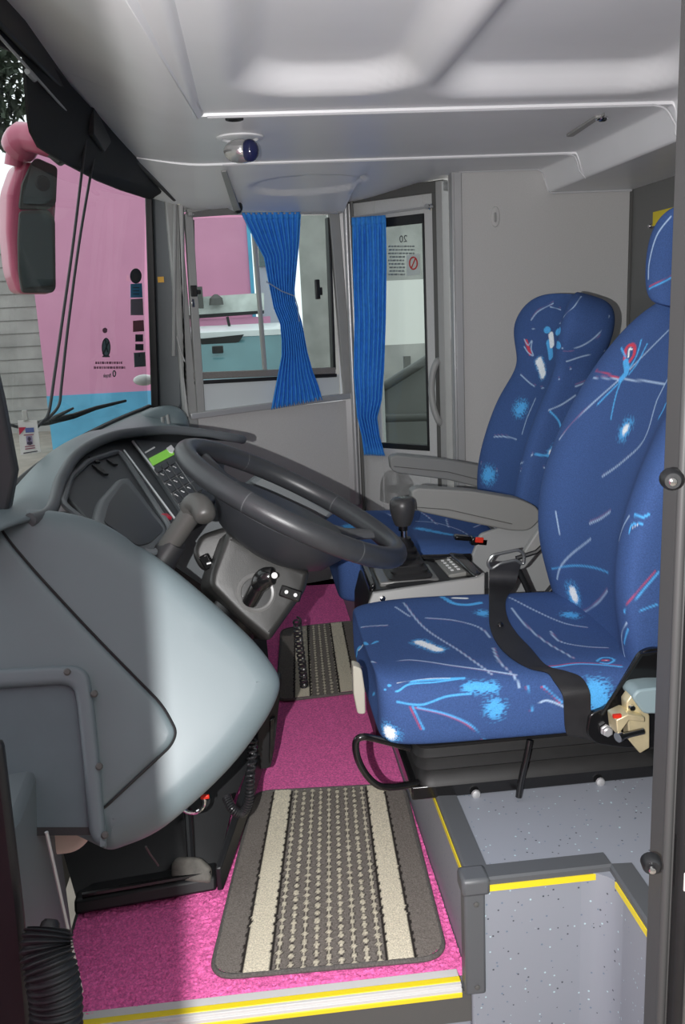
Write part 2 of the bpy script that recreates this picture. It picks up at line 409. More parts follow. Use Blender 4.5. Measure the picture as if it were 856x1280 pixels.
dz(sA-.02,sB,1.495,1.535,-.02,.018,dgrey_m,'head_frame'); dz(sB-.05,sB-.025,zA,1.53,-.02,.016,dgrey_m,'side_frame'); dz(sB-.025,sB,zA,1.53,-.02,.03,grey_m,'side_frame')
# embossed lower panel
em=l2s(W2,[(473,628),(474,600),(482,586),(506,586),(518,600),(521,640)])
m=MB(); m.pillow(W2,rounded(em,.02),.006,.002,step=.02); m.build('embossed_panel',leaf_m,dn)
# pull handle
hp=[D(549,451,.004),D(546,452,.03),D(541,466,.042),D(539,488,.045),D(542,510,.044),D(548,526,.035),D(553,531,.004)]
m=MB(); m.tube(spline(hp,6),.0125,12); m.build('pull_handle',grey_m,dn)
m=MB(); m.lathe(D(540,259),N2,[(0,.012),(.006,.012),(.008,.005),(.03,.005),(.032,.01),(.04,.01)],14); m.build('rail_bracket',chrome_m,dn)
m=MB(); m.tube([D(441,272,.032),D(541,258,.032)],.004,8); m.build('curtain_rail',alu_m,dn)
# notices on the glass
m=MB(); m.slab([D(508,319,-.010),D(525,317,-.010),D(525.5,343,-.010),D(508.5,345,-.010)],N2*.0006); nt_=m.build('notice',M('notice_film',(190,200,196),.5),dn)
c=D(516.5,329,-.008); ring=[c+T2*(.017*math.cos(k/20*2*math.pi))+V((0,0,.022*math.sin(k/20*2*math.pi))) for k in range(20)]
m=MB(); m.tube(ring,.0028,6,close=True); m.tube([ring[13],ring[3]],.0025,6); m.build('prohibition_ring',M('sign_red',(190,50,50),.5),nt_)
text('20',.036,D(504,299,-.009),T2,V((0,0,1)),N2,'lettering',dink_m,dn,mirror=True)
m=MB()
rr=random.Random(3)
for i in range(9):                                # lines of small print, right half seen from behind
    y=307+i*4.4; x0=485+rr.random()*2; x1=506 if i>2 else 518
    x=x0
    while x<x1:
        w=1.2+rr.random()*3; m.slab([D(x,y,-.0105),D(min(x+w,x1),y-.2,-.0105),D(min(x+w,x1),y+1.9,-.0105),D(x,y+2,-.0105)],N2*.0005); x+=w+.9
m.build('small_print',M('faded_print',(120,128,126),.6),dn)
# ---- rear partition walls
m=MB(); m.slab([V((.735,3.2,0)),V((1.42,3.2,0)),V((1.42,3.26,0)),V((.735,3.26,0))],(0,0,1.7)); tag(m.build('wall_partition',wall_m),kind='structure')
m=MB(); m.box((1.42,2.1,.68),(.06,2.3,2.04)); tag(m.build('wall_rear',wall2_m),kind='structure')
m=MB(); m.box((.752,3.193,.78),(.03,.012,1.53)); m.box((.735,3.20,.78),(.01,.03,1.53)); tag(m.build('trim_6',alu_m,bevel=.003),kind='structure')
m=MB(); m.box((1.386,3.194,.83),(.01,.012,1.26)); tag(m.build('trim_7',dgrey_m,bevel=.002),kind='structure')
# ---- ceiling: one moulded shell
def Xb(y): return -.40-.115*(1-min(1,abs(y-2.15)/1.18)**2)
def z_front(y): return interp(y,[1.0,1.95,2.6,3.3],[1.70,1.68,1.605,1.53])
def rrect(x,y,x0,x1,y0,y1,r):                     # inside distance of a rounded rectangle
    cx=(x0+x1)/2; cy=(y0+y1)/2; qx=abs(x-cx)-(x1-x0)/2+r; qy=abs(y-cy)-(y1-y0)/2+r
    return -(math.hypot(max(qx,0),max(qy,0))+min(max(qx,qy),0)-r)
def z_ceil(x,y):
    z=ZC
    if y<2.2:
        z = ZC+.007
        d=rrect(x,y,-.012,.402,.5,2.06,.16); z += .05*sstep(0,.075,d) 
        d=rrect(x,y,.408,1.01,.5,2.12,.14); z += .055*sstep(0,.085,d)
        if x<-.078: z -= .012*sstep(-.078,-.088,x)*1.
    if y>2.85:
        yw=wall_y(x)-.02; zt=1.462 if x<CORNER.x-.01 else lerp(1.5,ZC,sstep(CORNER.x,.75,x))
        z = lerp(ZC-.006,zt,min(1,(y-2.85)/max(.05,yw-2.85)))
        d=math.hypot((x-.23)/.20,(y-3.12)/.12); z += .012*(1-sstep(.9,1.0,d))
    if x>1.045: z=lerp(z,1.467,sstep(1.05,1.085,x))
    if x<-.1: z=lerp(z,z_front(y),sstep(-.1,-.42,x) )
    return z
xs=sorted(set([round(v,4) for v in np.linspace(-.66,1.42,120)]+[-.0885,-.078,-.07]+[1.05+.0175*k/3 for k in range(7)]))
ys=sorted(set([round(v,4) for v in np.linspace(1.0,3.62,150)]+[2.199,2.2005,2.85,2.8505]))
m=MB()
idx={}
for i,x in enumerate(xs):
    for j,y in enumerate(ys):
        idx[i,j]=len(m.v); m.v.append(V((x,y,z_ceil(x,y))))
for i in range(len(xs)-1):
    for j in range(len(ys)-1):
        if xs[i] < Xb(ys[j])+.05: continue
        if ys[j+1] > wall_y(min(max((xs[i]+xs[i+1])/2,-.4),1.4))+.05: continue
        m.f.append((idx[i,j],idx[i+1,j],idx[i+1,j+1],idx[i,j+1]))
cl=m.build('ceiling',ceil_m,ang=50); tag(cl,kind='structure')
m=MB(); m.box((.49,2.1,1.78),(1.92,2.4,.04)); tag(m.build('ceiling_roof',dgrey_m),kind='structure')
def bead(pts,r,name='edge_bead'):
    m=MB(); m.tube(pts,r,8); return m.build(name,bead_m,cl)
bead([V((x,2.202,z_ceil(x,2.21)-.001)) for x in np.linspace(-.066,1.0,24)]+spline([V((1.0,2.202,ZC)),V((1.035,2.202,ZC-.01)),V((1.06,2.2,1.50)),V((1.085,2.2,1.467)),V((1.30,2.2,1.464))],6),.0032)
bead([V((x,2.852,ZC-.006)) for x in np.linspace(-.05,1.02,20)]+spline([V((1.02,2.852,ZC-.006)),V((1.05,2.852,1.53)),V((1.065,2.852,1.49)),V((1.085,2.852,1.466))],6),.0026)
bead([V((x,3.19,ZC)) for x in np.linspace(.76,1.04,8)]+spline([V((1.04,3.19,ZC)),V((1.062,3.19,1.53)),V((1.072,3.19,1.49)),V((1.09,3.19,1.466)),V((1.12,3.19,1.464))],6)+[V((1.385,3.19,1.464))],.0035)
bead([w1(-.62,1.463,.01),w1(-.03,1.466,.01)],.004)
# cover strip running forward on the ceiling
m=MB(); m.slab([V((-.073,2.19,ZC+.01)),V((-.088,2.19,ZC)),V((-.16,1.2,ZC)),V((-.135,1.2,ZC+.01))],(0,0,-.008)); m.build('cover_strip',ceil_m,cl,bevel=.003)
m=MB(); m.slab([at(276,213,2.86),at(283,212,2.86),at(301,262,3.3),at(292,263,3.3)],(0,0,-.006)); m.build('cover_strip',grey_m,cl,bevel=.002)
m=MB(); m.ball(at(297,259,3.3),(.018,.018,.022),8); m.build('strip_end_cap',black_m,cl)
m=MB(); m.slab([at(238,266,3.36),at(282,259,3.36),at(298,268,3.36),at(240,272,3.36)],(0,-.01,0)); m.build('vent_recess',black_m,cl)
# ---- left body side: door jambs, pink outer skin
wl=thing('wall_left',None,None,(.5,1.0,0),kind='structure')
m=MB(); m.slab([V((.50,.965,-.6)),V((1.45,.965,-.6)),V((1.45,.985,-.6)),V((.50,.985,-.6))],(0,0,2.5)); m.build('outer_skin',pinkbody_m,wl)
m=MB(); m.slab([V((.55,.985,-.3)),V((1.45,.985,-.3)),V((1.45,1.03,-.3)),V((.55,1.03,-.3))],(0,0,2.2)); m.build('inner_lining',wall2_m,wl)
m=MB(); m.box((.635,.963,.385),(.27,.004,.075)); m.build('white_band',white_m,wl)
m=MB(); m.box((.0,1.0,1.79),(1.0,.06,.2)); m.build('door_header',dgrey_m,wl,bevel=.01)
JX=.016
edge_g=M('jamb_edge_grey',(70,70,70),.5)
tj=thing('trim_8',None,None,(.49,.98,0),kind='structure')
def jamb(x0,x1,y0,y1,mat,name,bev=.005):
    m=MB(); m.box(((x0+x1)/2+JX,(y0+y1)/2,.8),(x1-x0,y1-y0,2.6)); return m.build(name,mat,tj,bevel=bev)
jamb(.480,.492,.967,1.03,edge_g,'inner_lip'); 
m=MB(); m.tube([V((.478+JX,.972,-.3)),V((.478+JX,.972,.5)),V((.4775+JX,.972,1.2)),V((.478+JX,.972,1.75))],.006,12); m.build('edge_bead',edge_g,tj)
jamb(.484,.519,.945,.985,rub_m,'rubber_seal',.008)
m=MB(); m.box((.4975+JX,.944,.8),(.006,.006,2.6)); m.build('seal_rib',dgrey_m,tj,bevel=.002)
for px,py in ((838,598),(813,1076)):
    c=at(px,py,.958); m=MB(); m.lathe(c,(-.3,-1,0),[(0,.013),(.012,.012),(.016,.009)],18); b=m.build('buffer_stop',black_m,tj)
    m=MB(); m.lathe(c+V((-.006,-.017,0)),(-.3,-1,0),[(0,.0045),(.004,.0045),(.005,.002)],10); m.build('screw',chrome_m,b)
m=MB()
for dz_ in (.03,-.035): m.box((.4895+JX,.9435,at(820,1076,.944).z+dz_),(.005,.003,.026))
m.build('paint_scuff',white_m,tj,bevel=.001)
m=MB()
for k in range(7): m.box((.4875+JX,.957,at(840,82+k*11,.957).z),(.012,.008,.008))
m.build('ribbed_hinge',grey_m,tj,bevel=.001)
# left front jamb of the driver's doorway and the doorway's lower front corner
tf=thing('trim_9',None,None,(-.42,1.08,0),kind='structure')
jl=[(-.75,1.04),(-.368,1.04),(-.352,1.10),(-.362,1.32),(-.75,1.32)]
m=MB(); m.slab([V((x,y,-.4)) for x,y in jl],(0,0,.86)); m.build('jamb_panel',M('jamb_grey',(92,100,104),.5),tf,bevel=.012)
m=MB(); m.tube([at(58,1040,1.07),at(102,1240,1.07)],.0025,8); m.build('light_edge',alu_m,tf)
m=MB(); m.slab([at(-60,930,1.03),at(2,930,1.03),at(28,1150,1.03),at(40,1290,1.03),at(-60,1290,1.03)],(0,.02,0)); m.build('jamb_seal',black_m,tf,bevel=.008)
m=MB(); m.pillow(Plane(at(95,1045,1.28),V((0,-1,.2)),V((1,0,0))),rounded([V((-.06,.045)),V((.03,.045)),V((.028,.0)),V((-.0,-.03)),V((-.06,-.03))],.02),.012,.02,step=.012); m.build('cream_block',wood_m,tf)
# open driver's door leaf, unseen, added so its edge shadows the flash
dd=thing('door_flash_block',None,None,(-.46,1.0,-.3),kind='structure')
pa,pb=V((-.60,1.0,0)),V((-.098,.215,0)); t=(pb-pa).normalized(); nn=V((t.y,-t.x,0))
m=MB(); m.slab([pa+V((0,0,-.5)),pb+V((0,0,-.5)),pb+nn*.03+V((0,0,-.5)),pa+nn*.03+V((0,0,-.5))],(0,0,2.5)); m.build('leaf',pinkbody_m,dd,bevel=.006)
m=MB(); m.slab([pa+nn*.034-t*-.02+V((0,0,-.4)),pb+nn*.034-t*.03+V((0,0,-.4)),pb-t*.03+V((0,0,-.4))+nn*.028,pa+t*.02+nn*.028+V((0,0,-.4))],(0,0,2.3)); m.build('inner_panel',dashdark_m,dd,bevel=.002)
# ---- front end: windscreen, corner pillar, header
def ws(u,v):                                       # u across, v up
    y=lerp(1.32,3.36,u); return V((Xb(y)+.085*v-.012*math.sin(math.pi*v), y, lerp(.775,1.70,v)))
wsn=thing('window_2',None,None,(-.5,2.3,.78),kind='structure')
m=MB(); m.grid(ws,24,10); wspane=m.build('pane',ws_g,wsn)
m=MB(); m.tube([ws(u,.0)+V((.004,0,0)) for u in np.linspace(0,1,20)],.010,8); m.build('rubber_seal',rub_m,wsn)
tp=thing('trim_10',None,None,at(210,500,3.36),kind='structure')
def strip(pl_px,y0,vec,name,mat,par,bev=.004):
    m=MB(); m.slab([at(x,y,y0) for x,y in pl_px],vec); return m.build(name,mat,par,bevel=bev)
strip([(189,235),(221,235),(229,505),(222,520),(197,520)],3.36,(0,.05,0),'pillar',M('pillar_grey',(74,80,84),.5),tp,.012)
strip([(181,245),(190,240),(199,512),(189,514)],3.35,(0,.04,0),'rubber_strip',black_m,tp)
strip([(221,238),(229,238),(231,470),(237,522),(230,522)],3.34,(0,.05,0),'cover_strip',grey_m,tp)
m=MB(); m.tube([at(219,240,3.34),at(218,330,3.34),at(217,445,3.34)],.007,8); m.tube([at(221,420,3.34),at(226,440,3.34),at(231,452,3.34)],.003,6); m.build('conduit',grey_m,tp)
m=MB(); m.box(at(201,349.5,3.352),(.022,.004,.02)); m.build('amber_label',amber_m,tp)
m=MB(); m.box(at(224,247,3.33),(.016,.012,.05)); m.build('clip_block',M('clip_cream',(205,205,190),.5),tp,bevel=.002)
# near corner pillar, leaning
m=MB(); m.slab([at(-60,380,1.42),at(-14,430,1.42),at(2,500,1.42),at(19,590,1.42),at(10,640,1.42),at(-60,640,1.42)],(0,.03,0)); tag(m.build('trim_11',M('pillar_dark',(62,66,70),.5),bevel=.006),kind='structure')
# front bulkhead under the windscreen
m=MB(); m.slab([V((-.62,1.2,-.3)),V((-.56,1.2,-.3)),V((-.56,3.4,-.3)),V((-.62,3.4,-.3))],(0,0,.8)); tag(m.build('wall_front',dgrey_m),kind='structure')
# ================================================================== DASHBOARD
PP = plane3(at(60,640,1.42), at(356,850,1.33), at(135,1066,1.18))
IP = plane3(at(80,612,1.55), at(190,690,1.43), at(165,550,2.0))
db=thing('dashboard','grey moulded dashboard with hooded instruments below the windscreen','dashboard',(-.3,1.8,0))
# big side panel beside the driver's doorway
o=rounded(l2s(PP,[(-70,660),(0,628),(60,628),(122,641),(205,693),(275,752),(330,805),(359,848),(345,886),(305,945),(255,996),(195,1046),(136,1067),(60,1030),(-70,1030)]),[.01,.05,.05,.05,.1,.1,.06,.03,.05,.1,.1,.05,.012,.05,.01])
side=None
def bul(q): return .0
m=MB(); m.pillow(PP,o,.045,.09,step=.022,K=8); side=m.build('side_panel',dash_m,db)
o=rounded(l2s(PP,[(-70,630),(-12,640),(8,672),(45,716),(118,795),(204,882),(221,915),(214,932),(139,1002),(128,1012),(-70,1012)]),[.01,.05,.05,.05,.1,.06,.03,.02,.03,.01,.01])
m=MB(); m.pillow(Plane(PP.o+PP.n*.006,PP.n,PP.u),o,.012,.02,step=.022); inner=m.build('door_side_panel',dash_m,db)
m=MB(); m.tube([PP.pt(q.x,q.y,.001) for q in resample(o,.02)],.0022,6,close=True); m.build('panel_seam',black_m,inner)
# pocket with screwed frame
o=l2s(PP,[(-70,842),(60,834),(98,833),(112,843),(118,880),(126,960),(134,1062),(117,1052),(112,1040),(105,960),(97,880),(93,861),(80,856),(-70,866)])
m=MB(); m.pillow(Plane(PP.o+PP.n*.022,PP.n,PP.u),rounded(o,[0,.01,.03,.03,.02,.01,.008,.008,.01,.01,.01,.015,.015,0]),.009,.025,step=.012); pk=m.build('pocket_frame',M('pocket_frame_grey',(104,115,120),.45,bump=.05,bscale=700),db)
for x,y in ((84,840),(118,867),(124,958),(131,1044)):
    m=MB(); c=PP.px(x,y,.022); m.lathe(c,PP.n,[(-.004,.0055),(.001,.0055),(.003,.0035)],12); m.build('screw',dgrey_m,pk)
m=MB(); m.slab([PP.px(x,y,.0085) for x,y in [(-70,860),(92,855),(100,880),(112,1035),(-70,1035)]],PP.n*-.01); m.build('pocket_back',M('pocket_grey',(86,98,104),.55,nscale=20,namt=.06),db)
m=MB(); m.slab([PP.px(x,y,.009) for x,y in [(-70,1034),(112,1034),(115,1044),(-70,1046)]],PP.n*-.02); m.build('pocket_floor',black_m,db)
# padded top between windscreen foot and binnacle hood
Gp=[(-60,690,1.30),(20,655,1.38),(62,640,1.47),(76,600,1.6),(97,568,1.75),(130,549,1.9),(165,541,2.0),(222,538,2.15),(300,549,2.3),(288,550,2.6),(264,549,3.0),(246,545,3.36)]
G=spline([at(*g) for g in Gp],6)
def Fp(y): return V((Xb(y)+.012, y, .772))
ng=len(G)
def top(u,v):
    i=min(int(u*(ng-1)),ng-2); g=G[i].lerp(G[i+1],u*(ng-1)-i)
    f=Fp(lerp(1.22,3.38,u)); p=f.lerp(g,v); p.z += .03*math.sin(math.pi*min(1,v*1.0))*(1-.3*v)*(1-.9*sstep(.5,.75,u)); return p
m=MB(); m.grid(top,60,14); m.build('top_pad',dash_m,db,solid=.006)
# hood rim
m=MB(); m.tube(G[8:50],.011,12); m.build('hood_rim',dashdark_m,db)
def ipx(pts,off=0): return [IP.px(x,y,off) for x,y in pts]
m=MB(); m.slab(ipx([(76,612),(88,580),(112,560),(150,547),(222,541),(285,560),(270,640),(230,662),(192,692),(150,676),(115,655)],-.012),IP.n*-.02); m.build('instrument_fascia',panel_m,db,bevel=.004)
# far wall of the hood so the recess has depth
# cluster recess
oc=l2s(IP,[(80,625),(90,592),(112,572),(150,560),(160,572),(215,655),(195,688),(150,672),(112,650)])
m=MB(); m.tube([IP.pt(q.x,q.y,-.008) for q in rounded(oc,.02)],.006,8,close=True); m.build('cluster_rim',dashdark_m,db)
od=l2s(IP,[(114,652),(122,622),(147,595),(163,595),(215,662),(196,684),(172,690)])
m=MB(); m.pillow(IP,rounded(od,.03),.014,.02,h=.016,step=.02); sc_=m.build('screen_bezel',dashdark_m,db)
os_=ipx([(130,652),(136,629),(154,604),(160,606),(205,662),(188,678),(172,682)],.0025)
m=MB(); m.slab(rounded(os_,.012),IP.n*-.003); m.build('dark_screen',M('dark_screen',(48,50,52),.3,nscale=8,namt=.1),sc_)
m=MB()
for x,y in ((122,585),(128,590),(118,575),(140,578)):
    c=IP.px(x,y,-.008); m.box(c,(.022,.012,.004),ax=[IP.u,IP.w,IP.n])
m.build('switch_legend',black_m,db)
m=MB(); m.box(IP.px(208,646,-.006),(.016,.016,.008),ax=[IP.u,IP.w,IP.n]); m.build('red_button',M('button_red',(150,30,50),.4),db,bevel=.002)
m=MB(); m.tube(ipx([(155,563),(222,653)],-.004),.0025,8); m.tube(ipx([(166,552),(231,637)],-.002),.003,8); m.build('bright_trim',alu_m,db)
# keypad unit with green display
kp=thing('keypad_unit','black keypad with small green display set into the dashboard','keypad',IP.px(215,600))
def ipo(pts,off): return [IP.px(x,y,off) for x,y in pts]
m=MB(); m.slab(ipo([(168,549),(224,553),(246,585),(272,622),(240,650),(226,636)],0),IP.n*-.012); m.build('housing',panel_m,kp,bevel=.003)
m=MB(); m.slab(ipo([(186,573),(213,559),(218.5,567.5),(191,582)],.0015),IP.n*-.003); m.build('display',lcd_m,kp)
m=MB(); m.slab(ipo([(208,560),(214,556),(218,561),(216,566),(212,565)],.003),IP.n*-.002); m.build('paper_tab',ink_m,kp)
m=MB(); m.slab(ipo([(181,565),(193,558),(194,559.5),(182,566.5)],.001),IP.n*-.001); m.build('lettering',ink_m,kp)
e1=V((7.85,-4.5)); e2=V((9,13)); k0=V((204.5,595.4))
legends=['1','2','3','4','5','6','7','8','9','*','0','#']
kk=0
for r in range(-1,5):
    for c in range(0,4):
        if c==3 and r<2: continue
        p=k0+e2*r+e1*c
        if r==-1: p=V((198.5,586))+e1*c
        a=e1*.42; b=e2*(.42 if r>=0 else .22)
        m=MB(); m.slab(ipo([tuple(p-a-b),tuple(p+a-b),tuple(p+a+b),tuple(p-a+b)],.004),IP.n*-.004); kb=m.build('key',key_m,kp,bevel=.001)
        if r>=0 and c<3:
            q=p-b*.45; u_=(IP.px(*(q+a))-IP.px(*(q-a))).normalized(); w_=IP.n.cross(u_)
            if w_.dot(IP.px(*(q-b))-IP.px(*q))<0: w_=-w_
            text(legends[kk%12],.012,IP.px(q.x,q.y,.0046),u_,w_,IP.n,'lettering',ink_m,kb); kk+=1
m=MB()
for r in range(5):
    p=k0+e2*(r-.5)-e1*.5; q=p+e1*3.6; m.tube(ipo([tuple(p),tuple(q)],.002),.0008,5)
for c in range(4):
    p=k0+e2*(-.5)+e1*(c-.5); q=p+e2*4.6; m.tube(ipo([tuple(p),tuple(q)],.002),.0008,5)
m.build('key_grid',M('grid_grey',(120,122,122),.4),kp)
# lower fascia, steering support and dark under-dash
m=MB(); m.slab([at(x,y,1.93) for x,y in [(190,690),(262,640),(330,590),(420,640),(320,735),(255,735)]],(0,.05,0)); m.build('lower_fascia',dashdark_m,db,bevel=.01)
m=MB(); m.pillow(Plane(at(268,688,1.70),V((.1,-1,.35))),rounded(l2s(Plane(at(268,688,1.70),V((.1,-1,.35))),[(240,690),(250,668),(290,655),(300,690),(290,715),(252,712)]),.015),.012,.05,step=.012); gp=m.build('switch_pod',col_m,db)
m=MB(); c=at(261,701,1.665)
m.box(at(258,702,1.66),(.02,.008,.03),ax=[V((.9,0,.4)),V((0,1,0)),V((-.4,0,.9))]); sw=m.build('rocker_switch',gloss_m,gp,bevel=.003)
m=MB(); m.box(at(261,704,1.652),(.009,.002,.003),ax=[V((.95,0,.2)),V((0,1,0)),V((-.2,0,.95))]); m.build('white_mark',ink_m,sw)
m=MB(); m.box((-.3,2.2,.36),(.42,.3,.62)); m.box((-.22,2.0,.54),(.38,.1,.26)); m.build('under_dash_box',black_m,db,bevel=.01)
m=MB(); m.slab([V((-.52,2.3,.014)),V((-.22,2.3,.014)),V((-.20,2.35,.67)),V((-.52,2.35,.67))],(0,1.0,0)); m.build('passenger_side_body',dashdark_m,db,bevel=.01)
cp=Plane(at(210,525,3.12),V((.15,-1,.25)))
m=MB(); m.pillow(cp,rounded(l2s(cp,[(120,552),(150,528),(183,508),(212,502),(232,509),(239,530),(238,552)]),.05),.05,.15,h=.07,step=.03); m.build('corner_cover',dash_m,db)
m=MB(); m.tube([at(204,540,3.0),at(203,522,3.02),at(209,519,3.02),at(212,538,3.0)],.006,8); m.build('grab_bracket',grey_m,db)
# ---- control lever with bent grey head
lv=thing('control_lever','thick grey lever with bent head rising beside the keypad','lever',at(200,690,1.46))
pa,pb,pc=at(196,704,1.47),at(240,640,1.46),at(252,630,1.45)
m=MB(); m.tube(spline([pa,pa.lerp(pb,.35),pa.lerp(pb,.7),pb],5),[.0175+.0008*i/15 for i in range(16)],16); m.build('shaft',M('lever_grey',(62,62,60),.42,bump=.1,bscale=700),lv)
m=MB(); m.tube(spline([at(236,638,1.462),at(243,630,1.455),at(252,634,1.44),at(257,650,1.42)],5),[.0175,.018,.0185,.019,.019]+[.0195]*8+[.019,.017,.012],16); m.build('bent_head',bpy.data.materials['lever_grey'],lv)
m=MB(); m.lathe(at(207,694,1.47),pa-pb,[(-.03,.021),(0,.024),(.03,.03),(.07,.03)],18); m.build('collar',black_m,lv)
# ================================================================== STEERING
WO=V((.059,1.66,.743)); WN=V((.487,0,.873)).normalized(); WPn=Plane(WO,WN,V((.873,0,-.487)))
sw=thing('steering_wheel','dark grey bus steering wheel with four broad spokes','steering wheel',WO)
RW=.224
m=MB(); m.tube([WPn.pt(RW*math.cos(t),RW*math.sin(t)) for t in np.linspace(0,2*math.pi,73)[:-1]],.0205,16,close=True); rim=m.build('rim',wheel_m,sw)
m=MB()
seam_m=M('seam_light',(82,84,86),.4)
for a in (60,118,182,245,300,358):
    t=math.radians(a); c=WPn.pt(RW*math.cos(t),RW*math.sin(t)); d=WPn.u*(-math.sin(t))+WPn.w*math.cos(t)
    m.lathe(c-d*.001,d,[(0,.0208),(.002,.0208)],18,cap=False); m.build('rim_seam',seam_m,rim); m=MB()
m=MB()
prof=[(-.115,.05),(-.112,.075),(-.095,.10),(-.06,.122),(-.045,.128),(-.036,.122),(-.032,.10)]
def ell(h,r): return [WPn.pt(r*1.12*math.cos(t),r*.88*math.sin(t),h) for t in np.linspace(0,2*math.pi,41)[:-1]]
m.loft([ell(h,r) for h,r in prof]); m.build('hub_shroud',M('hub_dark',(42,44,48),.42,bump=.1,bscale=700),sw)
o=rounded([V((-.12,-.055)),V((-.05,-.09)),V((.05,-.09)),V((.12,-.055)),V((.12,.055)),V((.05,.09)),V((-.05,.09)),V((-.12,.055))],.03)
m=MB(); m.pillow(Plane(WO+WN*-.016,WN,WPn.u),o,.012,.02,step=.02); m.build('centre_pad',M('pad_grey',(52,54,57),.4,bump=.1,bscale=600),sw)
for a in (25,155,205,335):
    t=math.radians(a); d=WPn.u*math.cos(t)+WPn.w*math.sin(t); e=WN.cross(d)
    rings=[]
    for r,h,w,th in ((.09,-.03,.03,.012),(.15,-.026,.024,.010),(.2,-.010,.020,.009),(.226,-.002,.018,.009)):
        c=WO+d*r+WN*h; rings.append([c+e*(w*math.cos(k*math.pi/5))+WN*(th*math.sin(k*math.pi/5)) for k in range(10)])
    m=MB(); m.loft(rings); m.build('spoke',M('spoke_grey',(74,76,78),.35) if a==25 else bpy.data.materials['spoke_grey'],sw)
# ---- column cover with key-like knob and switch
scn=thing('steering_column','grey steering column cover below the wheel with black knob','steering column',at(320,740,1.6))
cpn=plane3(at(290,676,1.60),at(388,715,1.60),at(336,802,1.545))
o=rounded(l2s(cpn,[(284,662),(330,690),(389,713),(383,738),(337,803),(300,772),(262,733),(264,716)]),.012)
m=MB(); m.pillow(cpn,o,.014,.20,step=.02); cov=m.build('cover',col_m,scn)
def ringat(pl,x,y,r0,r1,h,n=32):
    c=pl.px(x,y); return [[c+pl.u*(r*math.cos(t))+pl.w*(r*math.sin(t))+pl.n*z for t in np.linspace(0,2*math.pi,n+1)[:-1]] for r,z in ((r0,-.002),(r0,h),(r0-.004,h+.002),(r1+.002,h+.001),(r1,-.001))]
m=MB(); m.loft(ringat(cpn,320,741,.037,.027,.001),cap=False); m.build('socket_ring',M('ring_grey',(104,104,103),.35),cov)
c=cpn.px(320,741); m=MB(); m.lathe(c+cpn.n*.0005,cpn.n,[(0,.027),(.0006,.027),(.0008,.02)],24); m.build('socket',black_m,cov)
kb0=cpn.px(312,752,.004); kb1=cpn.px(322,733,.035); kb2=cpn.px(331,722,.05); kb3=cpn.px(341,720,.058)
m=MB(); m.tube([kb0,kb0.lerp(kb1,.5),kb1,kb2],[.0145,.0145,.014,.014],16); m.tube(spline([kb1,kb2,kb3],4),[.015,.0165,.018,.0185,.0185,.018,.017,.0165,.015],16); kn=m.build('knob',gloss_m,scn)
ax=(kb3-kb2).normalized(); m=MB(); c=kb3+cpn.n*.016; m.lathe(c,cpn.n,[(0,.0055),(.0015,.0055),(.002,.003)],14); m.build('white_symbol',ink_m,kn)
m=MB(); c=cpn.px(363,742,.003); ua=(cpn.px(375,746)-cpn.px(351,738)).normalized(); m.box(c,(.042,.022,.008),ax=[ua,cpn.n.cross(ua),cpn.n]); sb=m.build('rocker_switch',gloss_m,scn,bevel=.003)
m=MB()
for s in (-.009,.009): m.lathe(c+ua*s+cpn.n*.0042,cpn.n,[(0,.0036),(.0006,.0036),(.0008,.003)],10)
m.build('white_symbols',ink_m,sb)
m=MB(); m.tube([WO+WN*-.11,WO+WN*-.30],.05,16); m.build('column_tube',black_m,scn)
# ================================================================== FOOTWELL
pb_=thing('pedal_box','black plastic pedal tray in the footwell under the dashboard','pedal tray',(-.25,1.6,0))
a=atz(95,1122,.03);b=atz(271,1092,.03)
m=MB(); m.slab([a,b,at(292,1000,1.78),at(342,885,1.86),at(332,790,1.96),at(60,800,1.9),at(60,1000,1.6)],(0,.02,-.01)); m.build('sloping_panel',black_m,pb_)
m=MB(); m.slab([a+V((0,-.03,-.018)),b+V((0,-.03,-.018)),b+V((0,-.02,.008)),a+V((0,-.02,.008))],(0,.05,0)); m.build('front_lip',black_m,pb_,bevel=.006)
m=MB(); m.tube([a+V((.015,-.012,.012)),b+V((-.01,-.012,.012))],.006,8); m.build('lip_rib',gloss_m,pb_)
m=MB(); m.slab([b+V((0,-.03,-.018)),b+V((.012,-.03,-.018)),at(330,960,1.80),at(318,960,1.80)],(0,0,.05)); m.build('side_rib',black_m,pb_,bevel=.003)
pdl=thing('foot_pedal','worn grey brake pedal pad in the dark footwell','pedal',at(240,1085,1.54))
pp=Plane(at(240,1087,1.535),V((.05,-.75,.65)))
o=rounded(l2s(pp,[(214,1078),(222,1070),(250,1071),(265,1084),(264,1104),(240,1103),(214,1097)]),.008)
m=MB(); m.pillow(pp,o,.008,.012,step=.012); m.build('pad',M('pedal_worn',(92,90,84),.7,nscale=60,namt=.35,bump=.4,bscale=300),pdl)
m=MB(); m.tube([pp.px(240,1088,-.012),pp.px(235,1060,-.05)+V((0,.06,.05))],.008,8); m.build('arm',black_m,pdl)
acc=thing('accelerator_pedal','black pedal hanging below the pointed end of the dashboard','pedal',at(335,930,1.72))
m=MB(); m.slab(rounded([at(x,y,1.78) for x,y in [(322,860),(352,846),(343,935),(338,960),(322,962)]],.01),(0,.03,0)); m.build('arm',black_m,acc,bevel=.006)
m=MB(); m.slab([at(x,y,1.775) for x,y in [(337,900),(344,895),(341,945),(336,955)]],(0,-.004,0)); m.build('edge_plate',gloss_m,acc,bevel=.002)
